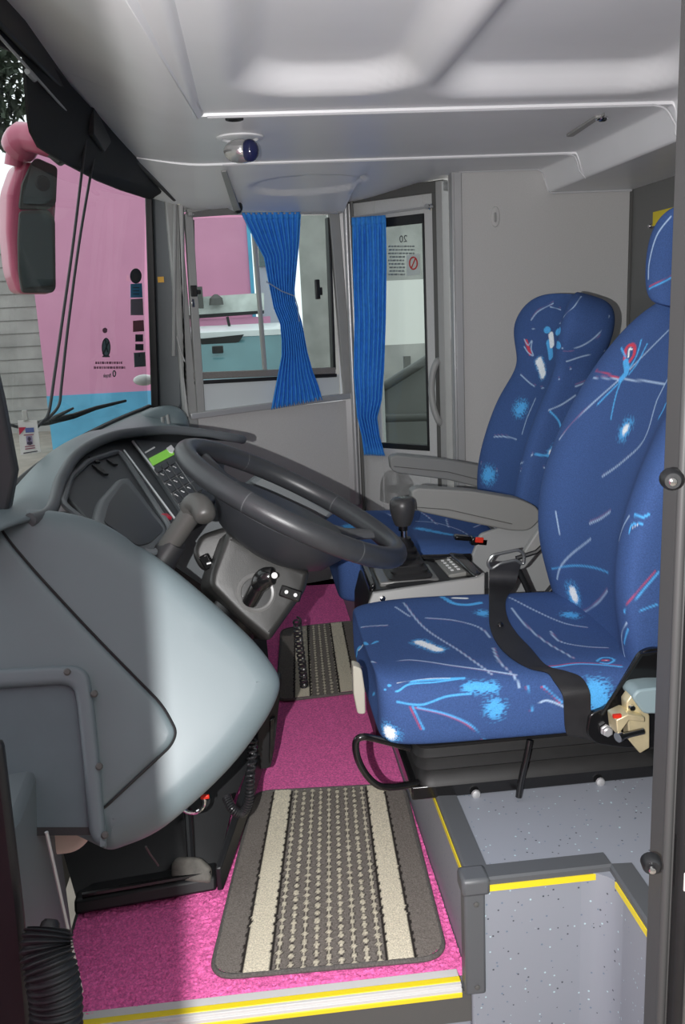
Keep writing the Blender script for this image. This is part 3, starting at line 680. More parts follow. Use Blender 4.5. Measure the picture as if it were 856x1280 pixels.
def coil(path,R,turns,r,name,mat,parent=None):
    P_=spline(path,16); n=len(P_); pts=[]; N=turns*10
    for i in range(N+1):
        u=i/N*(n-1); k=min(int(u),n-2); p=P_[k].lerp(P_[k+1],u-k); t=(P_[k+1]-P_[k]).normalized()
        a=V((0,1,0)); a=(a-t*a.dot(t)).normalized(); b=t.cross(a); w=2*math.pi*turns*i/N
        pts.append(p+a*(R*math.cos(w))+b*(R*math.sin(w)))
    m=MB(); m.tube(pts,r,5); return m.build(name,mat,parent)
c1=coil([at(316,925,1.56),at(313,970,1.545),at(311,1000,1.54),at(303,1016,1.54),at(291,1012,1.54),at(283,996,1.56)],.0075,34,.0024,'coiled_cable',M('cable_black',(40,40,42),.3))
tag(c1,'black coiled cable looping below the dashboard beside the near mat','cable')
c2=coil([at(371,775,2.2),at(374,805,2.25),at(378,835,2.3),at(380,858,2.32)],.010,16,.003,'coiled_cable',bpy.data.materials['cable_black'])
tag(c2,'black coiled cable hanging in front of the far floor mat','cable')
kr=thing('key_fob','chrome ring with a red tag hanging under the dashboard','key fob',at(242,1004,1.45))
m=MB(); cc=at(240,1004,1.45); m.tube([cc+V((.022*math.cos(t),.004,.022*math.sin(t))) for t in np.linspace(0,2*math.pi,25)[:-1]],.0035,8,close=True); m.build('ring',chrome_m,kr)
m=MB(); m.box(at(256,996,1.45),(.016,.006,.008)); m.build('red_tag',red_m,kr,bevel=.002)
m=MB(); m.tube([at(182,1058,1.40),at(188,1068,1.42),at(198,1082,1.45)],.0018,6); w_=m.build('loose_wire',dgrey_m); tag(w_,'thin loose grey wire dangling in the dark footwell','wire')
# corrugated hose by the doorway
hs=thing('corrugated_hose','black corrugated rubber hose at the lower front corner of the doorway','hose',at(68,1280,1.0))
P_=spline([at(62,1160,1.0),at(58,1185,.985),at(64,1215,.97),at(70,1250,.96),at(70,1290,.95),at(70,1330,.95)],10); rad=[]
for i in range(len(P_)): pass
PP2=[]; n=len(P_); N=150
for i in range(N):
    u=i/(N-1)*(n-1); k=min(int(u),n-2); PP2.append(P_[k].lerp(P_[k+1],u-k)); s=min(1,i/18); rad.append((.0225+.008*math.sqrt(1-(1-s)**2))*(1+.07*math.sin(i*2*math.pi/7)) if i>0 else .012)
m=MB(); m.tube(PP2,rad,20); m.build('hose',M('hose_rubber',(34,37,40),.5),hs)
m=MB(); m.lathe(P_[0],(P_[0]-P_[2]),[(-.01,.014),(.006,.012),(.01,.008)],14); m.build('end_cap',black_m,hs)
# ================================================================== SEATS
BASE=np.array(lin((60,86,136)))
PATS={}
PATS={'cushion':[('line',[(0.333,1.7685,0.4442),(0.3907,1.748,0.4412),(0.4326,1.7039,0.4382),(0.4403,1.6425,0.4382)],0.0013,'p',(0.002,-0.0035,0)),('line',[(0.2995,1.8561,0.4516),(0.3188,1.7189,0.4422),(0.355,1.5925,0.4433),(0.3725,1.5007,0.4496),(0.3906,1.4536,0.4437)],0.0013,'p',(0.002,-0.0035,0)),('line',[(0.2775,1.8347,0.4511),(0.2999,1.7817,0.446)],0.0013,'p',(0.002,-0.0035,0)),('line',[(0.1909,1.7499,0.4416),(0.2449,1.743,0.4442)],0.0013,'p',(0.002,-0.0035,0)),('line',[(0.1882,1.7759,0.3414),(0.1882,1.5521,0.4448),(0.256,1.5357,0.4496),(0.3243,1.4919,0.4511),(0.3931,1.4626,0.446),(0.4345,1.4487,0.4402)],0.0013,'p',(0.002,-0.0035,0)),('line',[(0.5442,1.8611,0.4428),(0.5799,1.78,0.4357),(0.6176,1.7053,0.4313),(0.6555,1.6766,0.4295)],0.0013,'p',(0.002,-0.0035,0)),('line',[(0.5312,1.8009,0.4391),(0.5337,1.6917,0.4341),(0.5431,1.5901,0.4365),(0.5591,1.4982,0.4423)],0.0013,'p',(0.002,-0.0035,0)),('line',[(0.5719,1.6624,0.4328),(0.5711,1.5989,0.435),(0.607,1.5613,0.4362),(0.6464,1.5469,0.4359)],0.0013,'p',(0.002,-0.0035,0)),('line',[(0.4293,1.5806,0.4415),(0.4174,1.4949,0.448),(0.4325,1.4422,0.4369),(0.4363,1.43,0.4245)],0.0013,'p',(0.002,-0.0035,0)),('line',[(0.471,1.4208,0.3955),(0.4862,1.4213,0.3978),(0.516,1.4198,0.3838)],0.0013,'p',(0.002,-0.0035,0)),('line',[(0.485,1.4641,0.4427),(0.5163,1.4656,0.4417),(0.5649,1.4715,0.4405),(0.6372,1.4575,0.4343)],0.002,'c',(0,0.004,0)),('line',[(0.2149,1.435,0.4146),(0.2571,1.4258,0.4094),(0.3017,1.4269,0.4203),(0.3461,1.4272,0.4216)],0.002,'c',(0,0.004,0)),('line',[(0.2496,1.4256,0.4047),(0.2997,1.4207,0.3897),(0.3434,1.4192,0.3649),(0.3714,1.4279,0.3298)],0.0018,'c',(-0.005,0,0)),('line',[(0.2411,1.427,0.4065),(0.2589,1.4222,0.3637)],0.0018,'c',(-0.005,0,0)),('line',[(0.4515,1.4304,0.4246),(0.4555,1.4193,0.3818)],0.0018,'c',(-0.005,0,0)),('line',[(0.4813,1.4296,0.4222),(0.5124,1.4207,0.3917)],0.0018,'c',(-0.005,0,0)),('blob',[(0.2944,1.6361,0.4427),(0.3211,1.5859,0.4446)],0.0232,0.0108),('blob',[(0.3885,1.42,0.3918)],0.0257,0.0),('blob',[(0.4616,1.7809,0.4404)],0.0217,0.0),('blob',[(0.5781,1.4245,0.4036),(0.5811,1.4217,0.3887)],0.0344,0.0),('blob',[(0.344,1.4331,0.4316),(0.3882,1.4315,0.4283)],0.015,0.0),('blob',[(0.6471,1.7497,0.4314)],0.0257,0.0),('blob',[(0.199,1.4408,0.3523)],0.0258,0.0136),('patch',[(0.3935,1.8918,0.4467),(0.4078,1.842,0.4476),(0.4369,1.8277,0.4453),(0.4705,1.8358,0.4446)],0.0066,'c'),('patch',[(0.4198,1.8737,0.4477),(0.4446,1.867,0.4469)],0.0066,'w'),('patch',[(0.1868,1.8392,0.3414),(0.1939,1.8291,0.3643),(0.1884,1.6645,0.4382),(0.2115,1.6621,0.4415)],0.0046,'c'),('patch',[(0.1916,1.8356,0.3551),(0.1985,1.8019,0.3812)],0.0018,'w'),('patch',[(0.193,1.6133,0.3498),(0.2041,1.4545,0.4382),(0.2554,1.4508,0.4445),(0.3403,1.4477,0.4429)],0.0033,'c'),('patch',[(0.1947,1.6132,0.3532),(0.1964,1.4544,0.4311),(0.2166,1.4421,0.4316),(0.2397,1.4462,0.4409),(0.2837,1.4443,0.4417),(0.3289,1.4468,0.4427)],0.0025,'c'),('patch',[(0.2187,1.4531,0.4422),(0.2781,1.4525,0.4457),(0.3147,1.4497,0.4443)],0.0012,'w'),('patch',[(0.5991,1.4792,0.44),(0.6135,1.4918,0.4401),(0.6287,1.4902,0.4394),(0.6322,1.4795,0.4386),(0.6168,1.4686,0.4379),(0.6042,1.4725,0.4391)],0.0028,'c'),('patch',[(0.6117,1.4813,0.4396),(0.6215,1.4804,0.4391)],0.0032,'r'),('patch',[(0.6155,1.4809,0.4395),(0.6185,1.4806,0.4393)],0.0016,'w')],'backrest':[('line',[(0.8409,1.7419,1.0268),(0.8073,1.774,0.9799),(0.7721,1.8074,0.9309),(0.7256,1.8508,0.873),(0.6714,1.9008,0.7916)],0.0016,'p',(0,0,0.005)),('line',[(0.7418,1.8861,0.9256),(0.7712,1.805,0.928),(0.7831,1.7168,0.9296),(0.7822,1.6304,0.9305)],0.0016,'p',(0,0,0.005)),('line',[(0.7886,1.6264,0.9428),(0.7654,1.6236,0.8992),(0.7322,1.5976,0.8334),(0.718,1.6564,0.7819),(0.703,1.7296,0.7367)],0.0016,'p',(0,0,0.005)),('line',[(0.751,1.8932,0.9421),(0.7614,1.8444,0.9351),(0.7712,1.805,0.928)],0.0016,'r',None),('patch',[(0.7877,1.8279,0.9692),(0.7945,1.8389,0.987),(0.8011,1.8365,0.996),(0.8052,1.8221,0.9945),(0.7997,1.8084,0.9787),(0.7903,1.8097,0.9638)],0.0047,'r'),('patch',[(0.7922,1.8205,0.9724),(0.7988,1.8307,0.9889),(0.8005,1.8227,0.9873)],0.0027,'w'),('patch',[(0.7867,1.8207,0.9634),(0.7807,1.801,0.9432),(0.7712,1.805,0.928)],0.008,'c'),('patch',[(0.7799,1.8037,0.9431),(0.759,1.7974,0.9014),(0.7383,1.7756,0.8489)],0.0026,'c'),('patch',[(0.8162,1.8127,1.0071),(0.799,1.7977,0.9731),(0.7812,1.7991,0.9433)],0.0027,'c'),('patch',[(0.8178,1.7872,1.0),(0.7954,1.7816,0.962),(0.7802,1.7892,0.9379)],0.0026,'c'),('patch',[(0.7703,1.8026,0.9251),(0.7519,1.8194,0.8998),(0.7329,1.8357,0.8741)],0.0026,'c'),('patch',[(0.7905,1.8542,0.9897),(0.7895,1.8278,0.9722)],0.0027,'c'),('blob',[(0.7391,1.702,0.8365)],0.0314,0.0107),('patch',[(0.7452,1.5687,0.8755),(0.7509,1.5649,0.8893),(0.757,1.569,0.8995)],0.0041,'c'),('line',[(0.6484,1.8534,0.6372),(0.6503,1.8463,0.6151),(0.6528,1.8394,0.5899)],0.0018,'p',(0.005,0,0)),('line',[(0.6819,1.7405,0.6352),(0.6868,1.6973,0.6545),(0.6903,1.654,0.6793)],0.0016,'p',(0,0,0.005)),('line',[(0.6802,1.7275,0.6049),(0.6684,1.8001,0.5549),(0.6571,1.841,0.5143),(0.6553,1.8604,0.4782)],0.0016,'p',(0.005,0,0)),('line',[(0.6473,1.8727,0.4997),(0.6698,1.8026,0.5257),(0.6802,1.7105,0.5477),(0.6777,1.6257,0.562)],0.0018,'c',None),('line',[(0.6843,1.7823,0.4195),(0.6866,1.6948,0.4757),(0.6804,1.6339,0.5213)],0.0016,'p',(0,0,0.005)),('blob',[(0.6752,1.8119,0.4615),(0.6774,1.8078,0.4518)],0.0287,0.0131),('line',[(0.636,1.45,0.5448),(0.6531,1.4259,0.583),(0.685,1.4239,0.6217)],0.0022,'c',(-0.006,0,0.003)),('line',[(0.6364,1.4506,0.5421),(0.6596,1.4277,0.553),(0.687,1.4277,0.5614)],0.0018,'c',None),('line',[(0.6409,1.4486,0.5227),(0.6495,1.4887,0.4769),(0.6592,1.4911,0.4338)],0.0016,'p',(0.005,0,0)),('line',[(0.6439,1.4491,0.5098),(0.6503,1.4786,0.4704)],0.0024,'c',None),('line',[(0.639,1.4874,0.6674),(0.6413,1.4774,0.6939),(0.6456,1.4611,0.7188)],0.0016,'p',(0.005,0,0)),('patch',[(0.6402,1.4471,0.6929),(0.6436,1.445,0.7063),(0.6544,1.4275,0.712)],0.0029,'c'),('patch',[(0.6481,1.4456,0.7236),(0.6551,1.4297,0.723),(0.6641,1.4244,0.7282)],0.0029,'c'),('patch',[(0.6433,1.4417,0.7015),(0.6487,1.4332,0.7088)],0.0012,'w')],'headrest':[('line',[(0.8514,1.7715,1.249),(0.8362,1.7995,1.215),(0.8283,1.8126,1.1637),(0.8255,1.8082,1.1312)],0.0016,'p',(0.005,0,0)),('line',[(0.8245,1.8004,1.1103),(0.8338,1.7736,1.1197),(0.8438,1.7371,1.1318)],0.002,'c',(0,0,0.005))],'backrest2':[('line',[(0.8864,2.7647,1.0099),(0.9439,2.6694,1.0265)],0.0018,'p',(0,0,0.006)),('line',[(0.885,2.7755,1.0373),(0.904,2.7603,1.0638),(0.9358,2.7146,1.0863)],0.0018,'p',(0,0,0.006)),('line',[(0.9298,2.7245,1.076),(0.9465,2.6779,1.0661)],0.0018,'p',(0,0,0.006)),('line',[(0.8588,2.4055,1.0493),(0.8837,2.3943,1.0759),(0.9171,2.4287,1.1025)],0.0018,'p',(0,0,0.006)),('line',[(0.8665,2.3997,0.9287),(0.917,2.3883,0.9429),(0.9781,2.4041,0.9528)],0.0018,'p',(0,0,0.006)),('line',[(0.8456,2.7566,0.8691),(0.8669,2.7023,0.8395),(0.8792,2.639,0.8348),(0.8498,2.4109,0.8799),(0.8813,2.4046,0.9073)],0.0018,'p',(0,0,0.006)),('line',[(0.8958,2.4075,0.8571),(0.9241,2.4146,0.8649),(0.9548,2.4279,0.8772)],0.0018,'p',(0,0,0.006)),('line',[(0.7629,2.7753,0.6726),(0.7916,2.7389,0.6758),(0.813,2.6974,0.6708)],0.0018,'p',(0,0,0.006)),('line',[(0.7257,2.8052,0.5823),(0.762,2.7396,0.5668),(0.7385,2.4077,0.6484),(0.7618,2.373,0.6779)],0.0018,'p',(0,0,0.006)),('line',[(0.7341,2.393,0.6299),(0.7944,2.3678,0.6389)],0.0018,'p',(0,0,0.006)),('line',[(0.8647,2.6657,0.8015),(0.8406,2.6785,0.7371),(0.8261,2.6775,0.6915)],0.0018,'p',(0,0,0.006)),('line',[(0.8514,2.3939,0.966),(0.8956,2.3774,0.9685),(0.9436,2.373,0.9981),(0.9881,2.4026,1.0473)],0.0018,'p',(0,0,-0.008)),('line',[(0.812,2.3855,0.7979),(0.8514,2.3893,0.8117),(0.8942,2.4023,0.8329)],0.0018,'p',(0,0,-0.008)),('line',[(0.8155,2.3833,0.7938),(0.8396,2.3785,0.764),(0.848,2.3769,0.7222)],0.0028,'c',None),('line',[(0.7695,2.3704,0.6778),(0.8122,2.3708,0.6709)],0.0035,'c',None),('patch',[(0.9185,2.723,1.0064),(0.8473,2.4074,1.0124)],0.0116,'c'),('patch',[(0.9366,2.6743,1.0002),(0.8456,2.4062,0.9739)],0.0114,'c'),('patch',[(0.9173,2.6991,0.9692),(0.9103,2.6585,0.9262)],0.0115,'c'),('patch',[(0.9246,2.7017,0.9912),(0.9208,2.679,0.9607)],0.0105,'w'),('patch',[(0.8673,2.7707,0.974),(0.8729,2.7458,0.9332)],0.0059,'r'),('line',[(0.8635,2.777,0.9786),(0.8709,2.7607,0.9603),(0.8815,2.7548,0.9737),(0.8767,2.7487,0.9494),(0.8791,2.7351,0.9287),(0.8686,2.7534,0.9376),(0.8614,2.7703,0.9558)],0.0018,'p',None),('blob',[(0.8892,2.7074,0.9113),(0.8887,2.6654,0.873)],0.0211,0.0134),('blob',[(0.8341,2.7189,0.7656)],0.0365,0.0),('blob',[(0.74,2.767,0.5487)],0.0392,0.0),('blob',[(0.8167,2.3715,0.6789),(0.8345,2.3743,0.6983)],0.0171,0.0085)],'cushion2':[('line',[(0.5131,2.7743,0.4393),(0.5293,2.7161,0.4327),(0.5415,2.6439,0.426)],0.0018,'p',(0.004,0,0)),('line',[(0.5852,2.7122,0.4251),(0.5712,2.6169,0.4213)],0.0018,'p',(0.004,0,0)),('line',[(0.4803,2.6738,0.4341),(0.5449,2.6602,0.4264),(0.6003,2.5894,0.417),(0.6161,2.4768,0.4197)],0.0018,'p',(0.004,0,0)),('line',[(0.6576,2.6419,0.4091),(0.7003,2.7015,0.4027)],0.0018,'p',(0.004,0,0)),('line',[(0.377,2.7944,0.4489),(0.4121,2.723,0.444)],0.0018,'p',(0.004,0,0)),('line',[(0.2754,2.6403,0.4412),(0.3286,2.6438,0.4411)],0.0018,'p',(0.004,0,0)),('blob',[(0.4767,2.5851,0.4314),(0.5484,2.5144,0.4263)],0.0225,0.0),('blob',[(0.2584,2.6456,0.4411),(0.2781,2.5897,0.44)],0.0227,0.0)]}

def dist_poly(P,poly):
    best=np.full(len(P),1e9)
    for a,b in zip(poly[:-1],poly[1:]):
        ab=b-a; L=float(ab@ab)+1e-12; t=np.clip(((P-a)@ab)/L,0,1)
        d=np.linalg.norm(P-(a+t[:,None]*ab),axis=1); best=np.minimum(best,d)
    return best
def hashn(P,s):
    q=np.floor(P*s).astype(np.int64); h=(q[:,0]*73856093)^(q[:,1]*19349663)^(q[:,2]*83492791)
    h=(h^(h>>13))*1274126177; return ((h&0xffff)/65535.)
def spl(pts,k=8):
    return np.array([tuple(p) for p in spline([V(p) for p in pts],k)]) if len(pts)>2 else np.array(pts,float)
CYAN=np.array(lin((84,170,232))); LT=np.array(lin((170,196,226))); WH=np.array(lin((238,244,248))); RD=np.array(lin((196,70,90)))
def paint(o,key,base=BASE):
    """woven motif colours of the upholstery, stored per vertex"""
    me=o.data; n=len(me.vertices); P=np.empty(n*3); me.vertices.foreach_get('co',P); P=P.reshape(-1,3)
    c=np.tile(base,(n,1))
    r1=hashn(P,420); r2=hashn(P+7.3,420)
    for it in PATS.get(key,[]):
        kind=it[0]
        if kind=='blob':                       # fuzzy bright spot: centre line, radius of the glow, radius of the core
            d=dist_poly(P,spl(it[1],4)) if len(it[1])>1 else np.linalg.norm(P-np.array(it[1][0]),axis=1)
            g=np.clip(1.25-d/it[2],0,1); mk=(r1<g*1.1); k=np.clip(g*1.2,0,.95)*mk; c=c*(1-k[:,None])+CYAN*k[:,None]
            if it[3]>0:
                g=np.clip(1.4-d/it[3],0,1); k=np.clip(g*1.5,0,1)*(r2<g*1.6); c=c*(1-k[:,None])+WH*k[:,None]
        elif kind=='patch':
            d=dist_poly(P,spl(it[1],6)); k=np.clip((it[2]-d)/.0015,0,1); col={'c':CYAN,'w':WH,'r':RD}[it[3]]
            c=c*(1-k[:,None])+col*k[:,None]
        else:                                  # line pair: pale line with a rose or azure partner beside it
            pl=spl(it[1]); d=dist_poly(P,pl); w=it[2]
            w=max(w,.0019); k=np.clip((w+.0008-d)/.0018,0,1)*.9; col={'p':LT,'c':CYAN,'w':WH,'r':RD}[it[3]]
            if it[4]:
                sh=np.array(it[4]); d2=dist_poly(P-sh,pl); k2=np.clip((w*.8+.0006-d2)/.0018,0,1)*.75; col2=RD if it[3]!='p' else np.array(lin((150,110,150)))
                c=c*(1-k2[:,None])+col2*k2[:,None]
            c=c*(1-k[:,None])+col*k[:,None]
    a=me.color_attributes.new('pat','FLOAT_COLOR','POINT'); buf=np.ones((n,4)); buf[:,:3]=c; a.data.foreach_set('color',buf.ravel())
def seat_cushion(stations,prof):
    """stations: (X, near Y, far Y, bottom z, top z)"""
    rings=[]
    for X,yn,yf,zb,zt in stations:
        h=zt-zb; w=yf-yn; r=[]
        for a,b in prof: r.append(V((X,yn+a*w,zb+b*h)))
        rings.append(r)
    return rings
CP=[(.04,0),(.0,.12),(-.005,.5),(.01,.85),(.06,1.0),(.16,1.03),(.28,.97),(.5,.93),(.72,.97),(.84,1.03),(.94,1.0),(.99,.85),(1.005,.5),(1.,.12),(.96,0),(.5,0)]
ds=thing('driver_seat','blue patterned driver seat nearest the doorway, black bellows base, belt across cushion','seat',(.45,1.68,.2))
st=[(.205,1.56,1.80,.365,.415),(.182,1.485,1.87,.335,.440),(.188,1.445,1.90,.322,.447),(.22,1.425,1.92,.318,.450),(.30,1.42,1.935,.317,.450),(.42,1.42,1.94,.316,.446),(.56,1.42,1.94,.315,.440),(.68,1.425,1.94,.315,.436),(.72,1.44,1.93,.32,.43)]
m=MB(); m.loft(seat_cushion(st,CP)); cu=m.build('cushion',fab_m,ds,sub=5,apply=True); paint(cu,'cushion')
# backrest: sections from the seat up; near and far bolsters stand forward
def back_ring(z,xf,yn,yf,th,bol,lean):
    """front profile: bolsters at both sides, hollow in the middle"""
    w=yf-yn; pr=[(.0,.3),(.0,.05),(.05,-.02),(.14,.0),(.26,bol*.8),(.5,bol),(.74,bol*.8),(.86,.0),(.95,-.02),(1.,.05),(1.,.3),(.98,.75),(.85,1.),(.5,1.04),(.15,1.),(.02,.75)]
    return [V((xf+b*th,yn+a*w,z+b*th*lean)) for a,b in pr]
bs=[(.40,.665,1.47,1.92,.10,.25,-.3),(.46,.655,1.44,1.935,.13,.3,-.3),(.56,.628,1.425,1.945,.15,.35,-.3),(.68,.632,1.42,1.95,.16,.35,-.3),(.80,.672,1.42,1.95,.16,.3,-.3),(.92,.735,1.425,1.945,.15,.25,-.3),(1.02,.805,1.45,1.925,.14,.2,-.3),(1.08,.86,1.50,1.88,.12,.15,-.3),(1.105,.90,1.56,1.82,.07,.1,-.3)]
m=MB(); m.loft([back_ring(*b) for b in bs]); bk=m.build('backrest',fab_m,ds,sub=5,apply=True); paint(bk,'backrest')
hsn=[(1.075,.838,1.60,1.78,.06,.2,-.3),(1.09,.822,1.56,1.82,.09,.2,-.3),(1.15,.828,1.535,1.845,.11,.2,-.3),(1.21,.832,1.535,1.845,.11,.2,-.3),(1.258,.845,1.56,1.82,.10,.2,-.3),(1.276,.87,1.61,1.77,.05,.2,-.3)]
m=MB(); m.loft([back_ring(*b) for b in hsn]); hd=m.build('headrest',fab_m,ds,sub=5,apply=True); paint(hd,'headrest')
# bellows and base plate
m=MB(); rings=[]
for z,i in ((.312,.0),(.300,.012),(.288,.0),(.276,.018),(.262,.002),(.250,.020),(.238,.004),(.228,.0)):
    x0,x1,y0,y1=.245+i*.6+(.312-z)*.1,.735-i,1.455+i,1.90-i; rings.append(rounded([V((x0,y0,z)),V((x1,y0,z)),V((x1,y1,z)),V((x0,y1,z))],.03,4))
m.loft(rings); m.build('bellows',M('bellows_rubber',(30,30,30),.55,nscale=40,namt=.15),ds)
m=MB(); m.box((.49,1.69,.2145),(.50,.46,.027)); bp=m.build('base_plate',gloss_m,ds,bevel=.003)
for x in (.36,.60):
    m=MB(); m.lathe((x,1.454,.206),(0,-1,0),[(0,.009),(.004,.008),(.006,.004)],10); m.build('bolt_head',alu_m,bp)
m=MB(); m.tube(spline([at(512,935,1.46),at(475,925,1.45),at(455,921,1.44),at(445,927,1.44),at(447,948,1.44),at(459,970,1.44),at(476,983,1.44),at(500,983,1.45),at(522,978,1.47)],6),.0065,10); m.build('adjuster_bar',gloss_m,ds)
m=MB(); m.tube(spline([at(662,925,1.43),at(658,945,1.425),at(651,975,1.425),at(648,996,1.425)],6),.006,10); m.build('hanging_cable',gloss_m,ds)
m=MB(); m.slab(rounded([at(x,y,1.50) for x,y in [(441,832),(452,836),(456,862),(457,893),(447,893),(442,868)]],.006),(0,.03,0)); m.build('side_lever',M('lever_beige',(170,168,155),.5),ds,bevel=.004)
# recliner bracket near the doorway
br=[at(x,y,1.405) for x,y in [(733,918),(737,893),(760,884),(800,817),(812,811),(860,811),(860,935),(780,935),(745,930)]]
m=MB(); m.slab(rounded(br,.01),(0,.012,0)); bkt=m.build('recliner_bracket',gloss_m,ds,bevel=.002)
m=MB(); m.tube([at(752,893,1.402),at(801,818,1.402),at(835,814,1.402)],.004,8); m.build('bracket_flange',gloss_m,bkt)
m=MB(); m.lathe(at(757,912,1.403),(0,-1,0),[(0,.011),(.004,.011),(.005,.0095),(.011,.0095),(.013,.007)],6); m.build('hex_bolt',alu_m,bkt)
m=MB(); m.slab([at(x,y,1.37) for x,y in [(783,878),(790,868),(800,872),(812,895),(812,935),(800,942),(786,925)]],(0,.025,0)); m.slab([at(x,y,1.35) for x,y in [(770,900),(785,893),(806,897),(806,903),(786,901),(772,920)]],(0,.04,0)); zb=m.build('latch_bracket',zinc_m,bkt,bevel=.002)
m=MB(); m.tube([at(774,921,1.34),at(790,917,1.345),at(803,914,1.35)],.006,12); m.build('latch_pin',chrome_m,zb); m=MB(); m.lathe(at(774,921,1.34),(-.9,-.4,-.1),[(-.004,.009),(.004,.009)],12); m.build('pin_head',chrome_m,zb); m=MB(); m.lathe(at(789,884,1.368),(0,-1,0),[(0,.006),(.006,.005)],10); m.build('rivet',chrome_m,zb)
m=MB(); m.box(at(771,895,1.352),(.014,.006,.006)); m.build('red_spring',red_m,zb)
m=MB(); m.slab(rounded([at(x,y,1.36) for x,y in [(790,872),(797,863),(820,860),(850,860),(850,892),(805,893)]],.008),(0,.05,0)); m.build('grey_cap',capg_m,bkt,bevel=.004)
# lap belt lying over the cushion
from mathutils.bvhtree import BVHTree
def bvh(o):
    dg=bpy.context.evaluated_depsgraph_get(); return BVHTree.FromObject(o,dg)
cb=bvh(cu)
def drop(px,py,off=.003):
    d=ray(px,py); h=cb.ray_cast(CAM,d.normalized()); 
    return (h[0]+h[1]*off,h[1]) if h[0] else None
sb=None
mid=[(632,706,28),(625,735,25),(619,765,26),(622,790,27),(636,815,30),(655,832,30),(675,842,24),(698,846,24),(708,853,26),(715,866,30),(718,885,33),(719,905,34),(722,920,30)]
L_=[(612,703),(611,730),(611,755),(612,785),(622,808),(640,826),(662,838),(683,843),(691,852),(700,866),(703,885),(704,905),(706,914)]
R_=[(651,704),(644,730),(632,752),(634,775),(646,795),(662,812),(682,834),(706,841),(725,848),(733,862),(736,885),(738,905),(740,925)]
pl_,pr_=[],[]
for k,(a,b) in enumerate(zip(L_,R_)):
    q=[]
    for (x,y) in (a,b):
        if k<2: q.append(at(x,y,1.955 if k==0 else 1.945))
        else:
            h=drop(x,y,.004); 
            q.append(h[0] if h and h[0].y<2.0 else at(x,y,1.41 if k>8 else 1.9))
    if k>8: q=[V((p.x,min(p.y,1.413),p.z)) for p in q]
    pl_.append(q[0]); pr_.append(q[1])
pl_=spline(pl_,5); pr_=spline(pr_,5)
m=MB(); rings=[]
for a,b in zip(pl_,pr_):
    n=V((0,-.6,.8))*.0016; rings.append([a-n,a.lerp(b,.5)-n,b-n,b+n,a.lerp(b,.5)+n*1.5,a+n])
m.loft(rings); bl=m.build('lap_belt',belt_m,ds)
m=MB(); m.lathe((pl_[16]+pr_[16])/2+V((0,-.003,.003)),(0,-.6,.8),[(0,.006),(.003,.006),(.005,.003)],12); m.build('stopper_button',gloss_m,bl)
m=MB(); m.tube(rounded([at(x,y,1.955) for x,y in [(609,704),(615,694),(648,687),(655,692),(654,706),(645,700),(625,704),(613,712)]],.008),.004,8,close=True); m.build('belt_frame',M('buckle_grey',(110,112,112),.3,metal=.5),bl)
# stalk and grey side cover at the far side of the cushion
m=MB(); m.slab(rounded([at(x,y,1.98) for x,y in [(655,690),(688,640),(720,620),(720,655),(690,670),(655,712),(645,712)]],.01),(0,.02,0)); m.build('belt_stalk_cover',arm_m,ds,bevel=.006)
m=MB(); m.tube([at(645,698,1.97),at(670,690,1.97),at(690,672,1.97)],.006,8); m.tube(spline([at(648,712,1.99),at(656,730,1.99),at(663,745,1.99)],4),.007,8); m.build('belt_stalk',black_m,ds)
m=MB(); m.slab([at(x,y,1.99) for x,y in [(668,760),(705,715),(740,715),(740,800),(690,790)]],(0,.02,0)); m.build('far_bracket',black_m,ds,bevel=.004)
# ---------------- co-driver seat
cs=thing('passenger_seat','blue patterned co-driver seat with two grey armrests by the partition wall','seat',(.55,2.6,0))
st=[(.215,2.46,2.74,.34,.40),(.195,2.39,2.80,.30,.43),(.205,2.35,2.83,.285,.445),(.25,2.335,2.845,.28,.45),(.35,2.33,2.85,.28,.45),(.50,2.33,2.85,.28,.44),(.64,2.33,2.85,.28,.42),(.74,2.34,2.84,.28,.40)]
m=MB(); m.loft(seat_cushion(st,CP)); c2u=m.build('cushion',fab_m,cs,sub=5,apply=True); paint(c2u,'cushion2')
def wing_ring(z,xf,yn,yf,th,bol,lean=-.3,wing=0):
    w=yf-yn; pr=[(.0,.3),(.0,.05),(.05,-.03),(.13,-.02),(.28,bol*.8),(.5,bol),(.72,bol*.8),(.87,-.02),(.95,-.03),(1.,.05),(1.,.3),(.98,.75),(.85,1.),(.5,1.04),(.15,1.),(.02,.75)]
    return [V((xf+b*th,yn+a*w,z+b*th*lean)) for a,b in pr]
ws_=[(.38,.735,2.42,2.80,.09,.25),(.46,.715,2.375,2.845,.13,.4),(.58,.722,2.36,2.86,.15,.5),(.70,.755,2.37,2.85,.16,.5),(.80,.795,2.375,2.85,.16,.45),(.885,.848,2.415,2.815,.135,.35),(.935,.85,2.40,2.83,.14,.45),(1.01,.845,2.36,2.87,.17,.6),(1.065,.868,2.37,2.865,.165,.55),(1.105,.90,2.41,2.83,.14,.4),(1.12,.94,2.48,2.76,.08,.3)]
m=MB(); m.loft([wing_ring(*w) for w in ws_]); b2=m.build('backrest',fab_m,cs,sub=5,apply=True); paint(b2,'backrest2')
def armrest(pts_px,Y,th,label=None):
    m=MB(); o=rounded([at(x,y,Y) for x,y in pts_px],.02)
    m.slab(o,(0,th,0)); a=m.build('armrest',arm_m,cs,bevel=.014,segs=4)
    return a
ar=armrest([(514,614),(522,610),(590,614),(650,624),(672,634),(677,648),(662,664),(640,664),(590,654),(525,640),(516,634)],2.28,.05)
ar2=armrest([(487,572),(494,569),(560,575),(605,583),(625,600),(610,612),(560,600),(498,592),(489,588)],2.88,.05)
def seam(pts,Y,par):
    m=MB(); m.tube([at(x,y,Y-.0005) for x,y in pts],.0012,5); m.build('seam',dgrey_m,par)
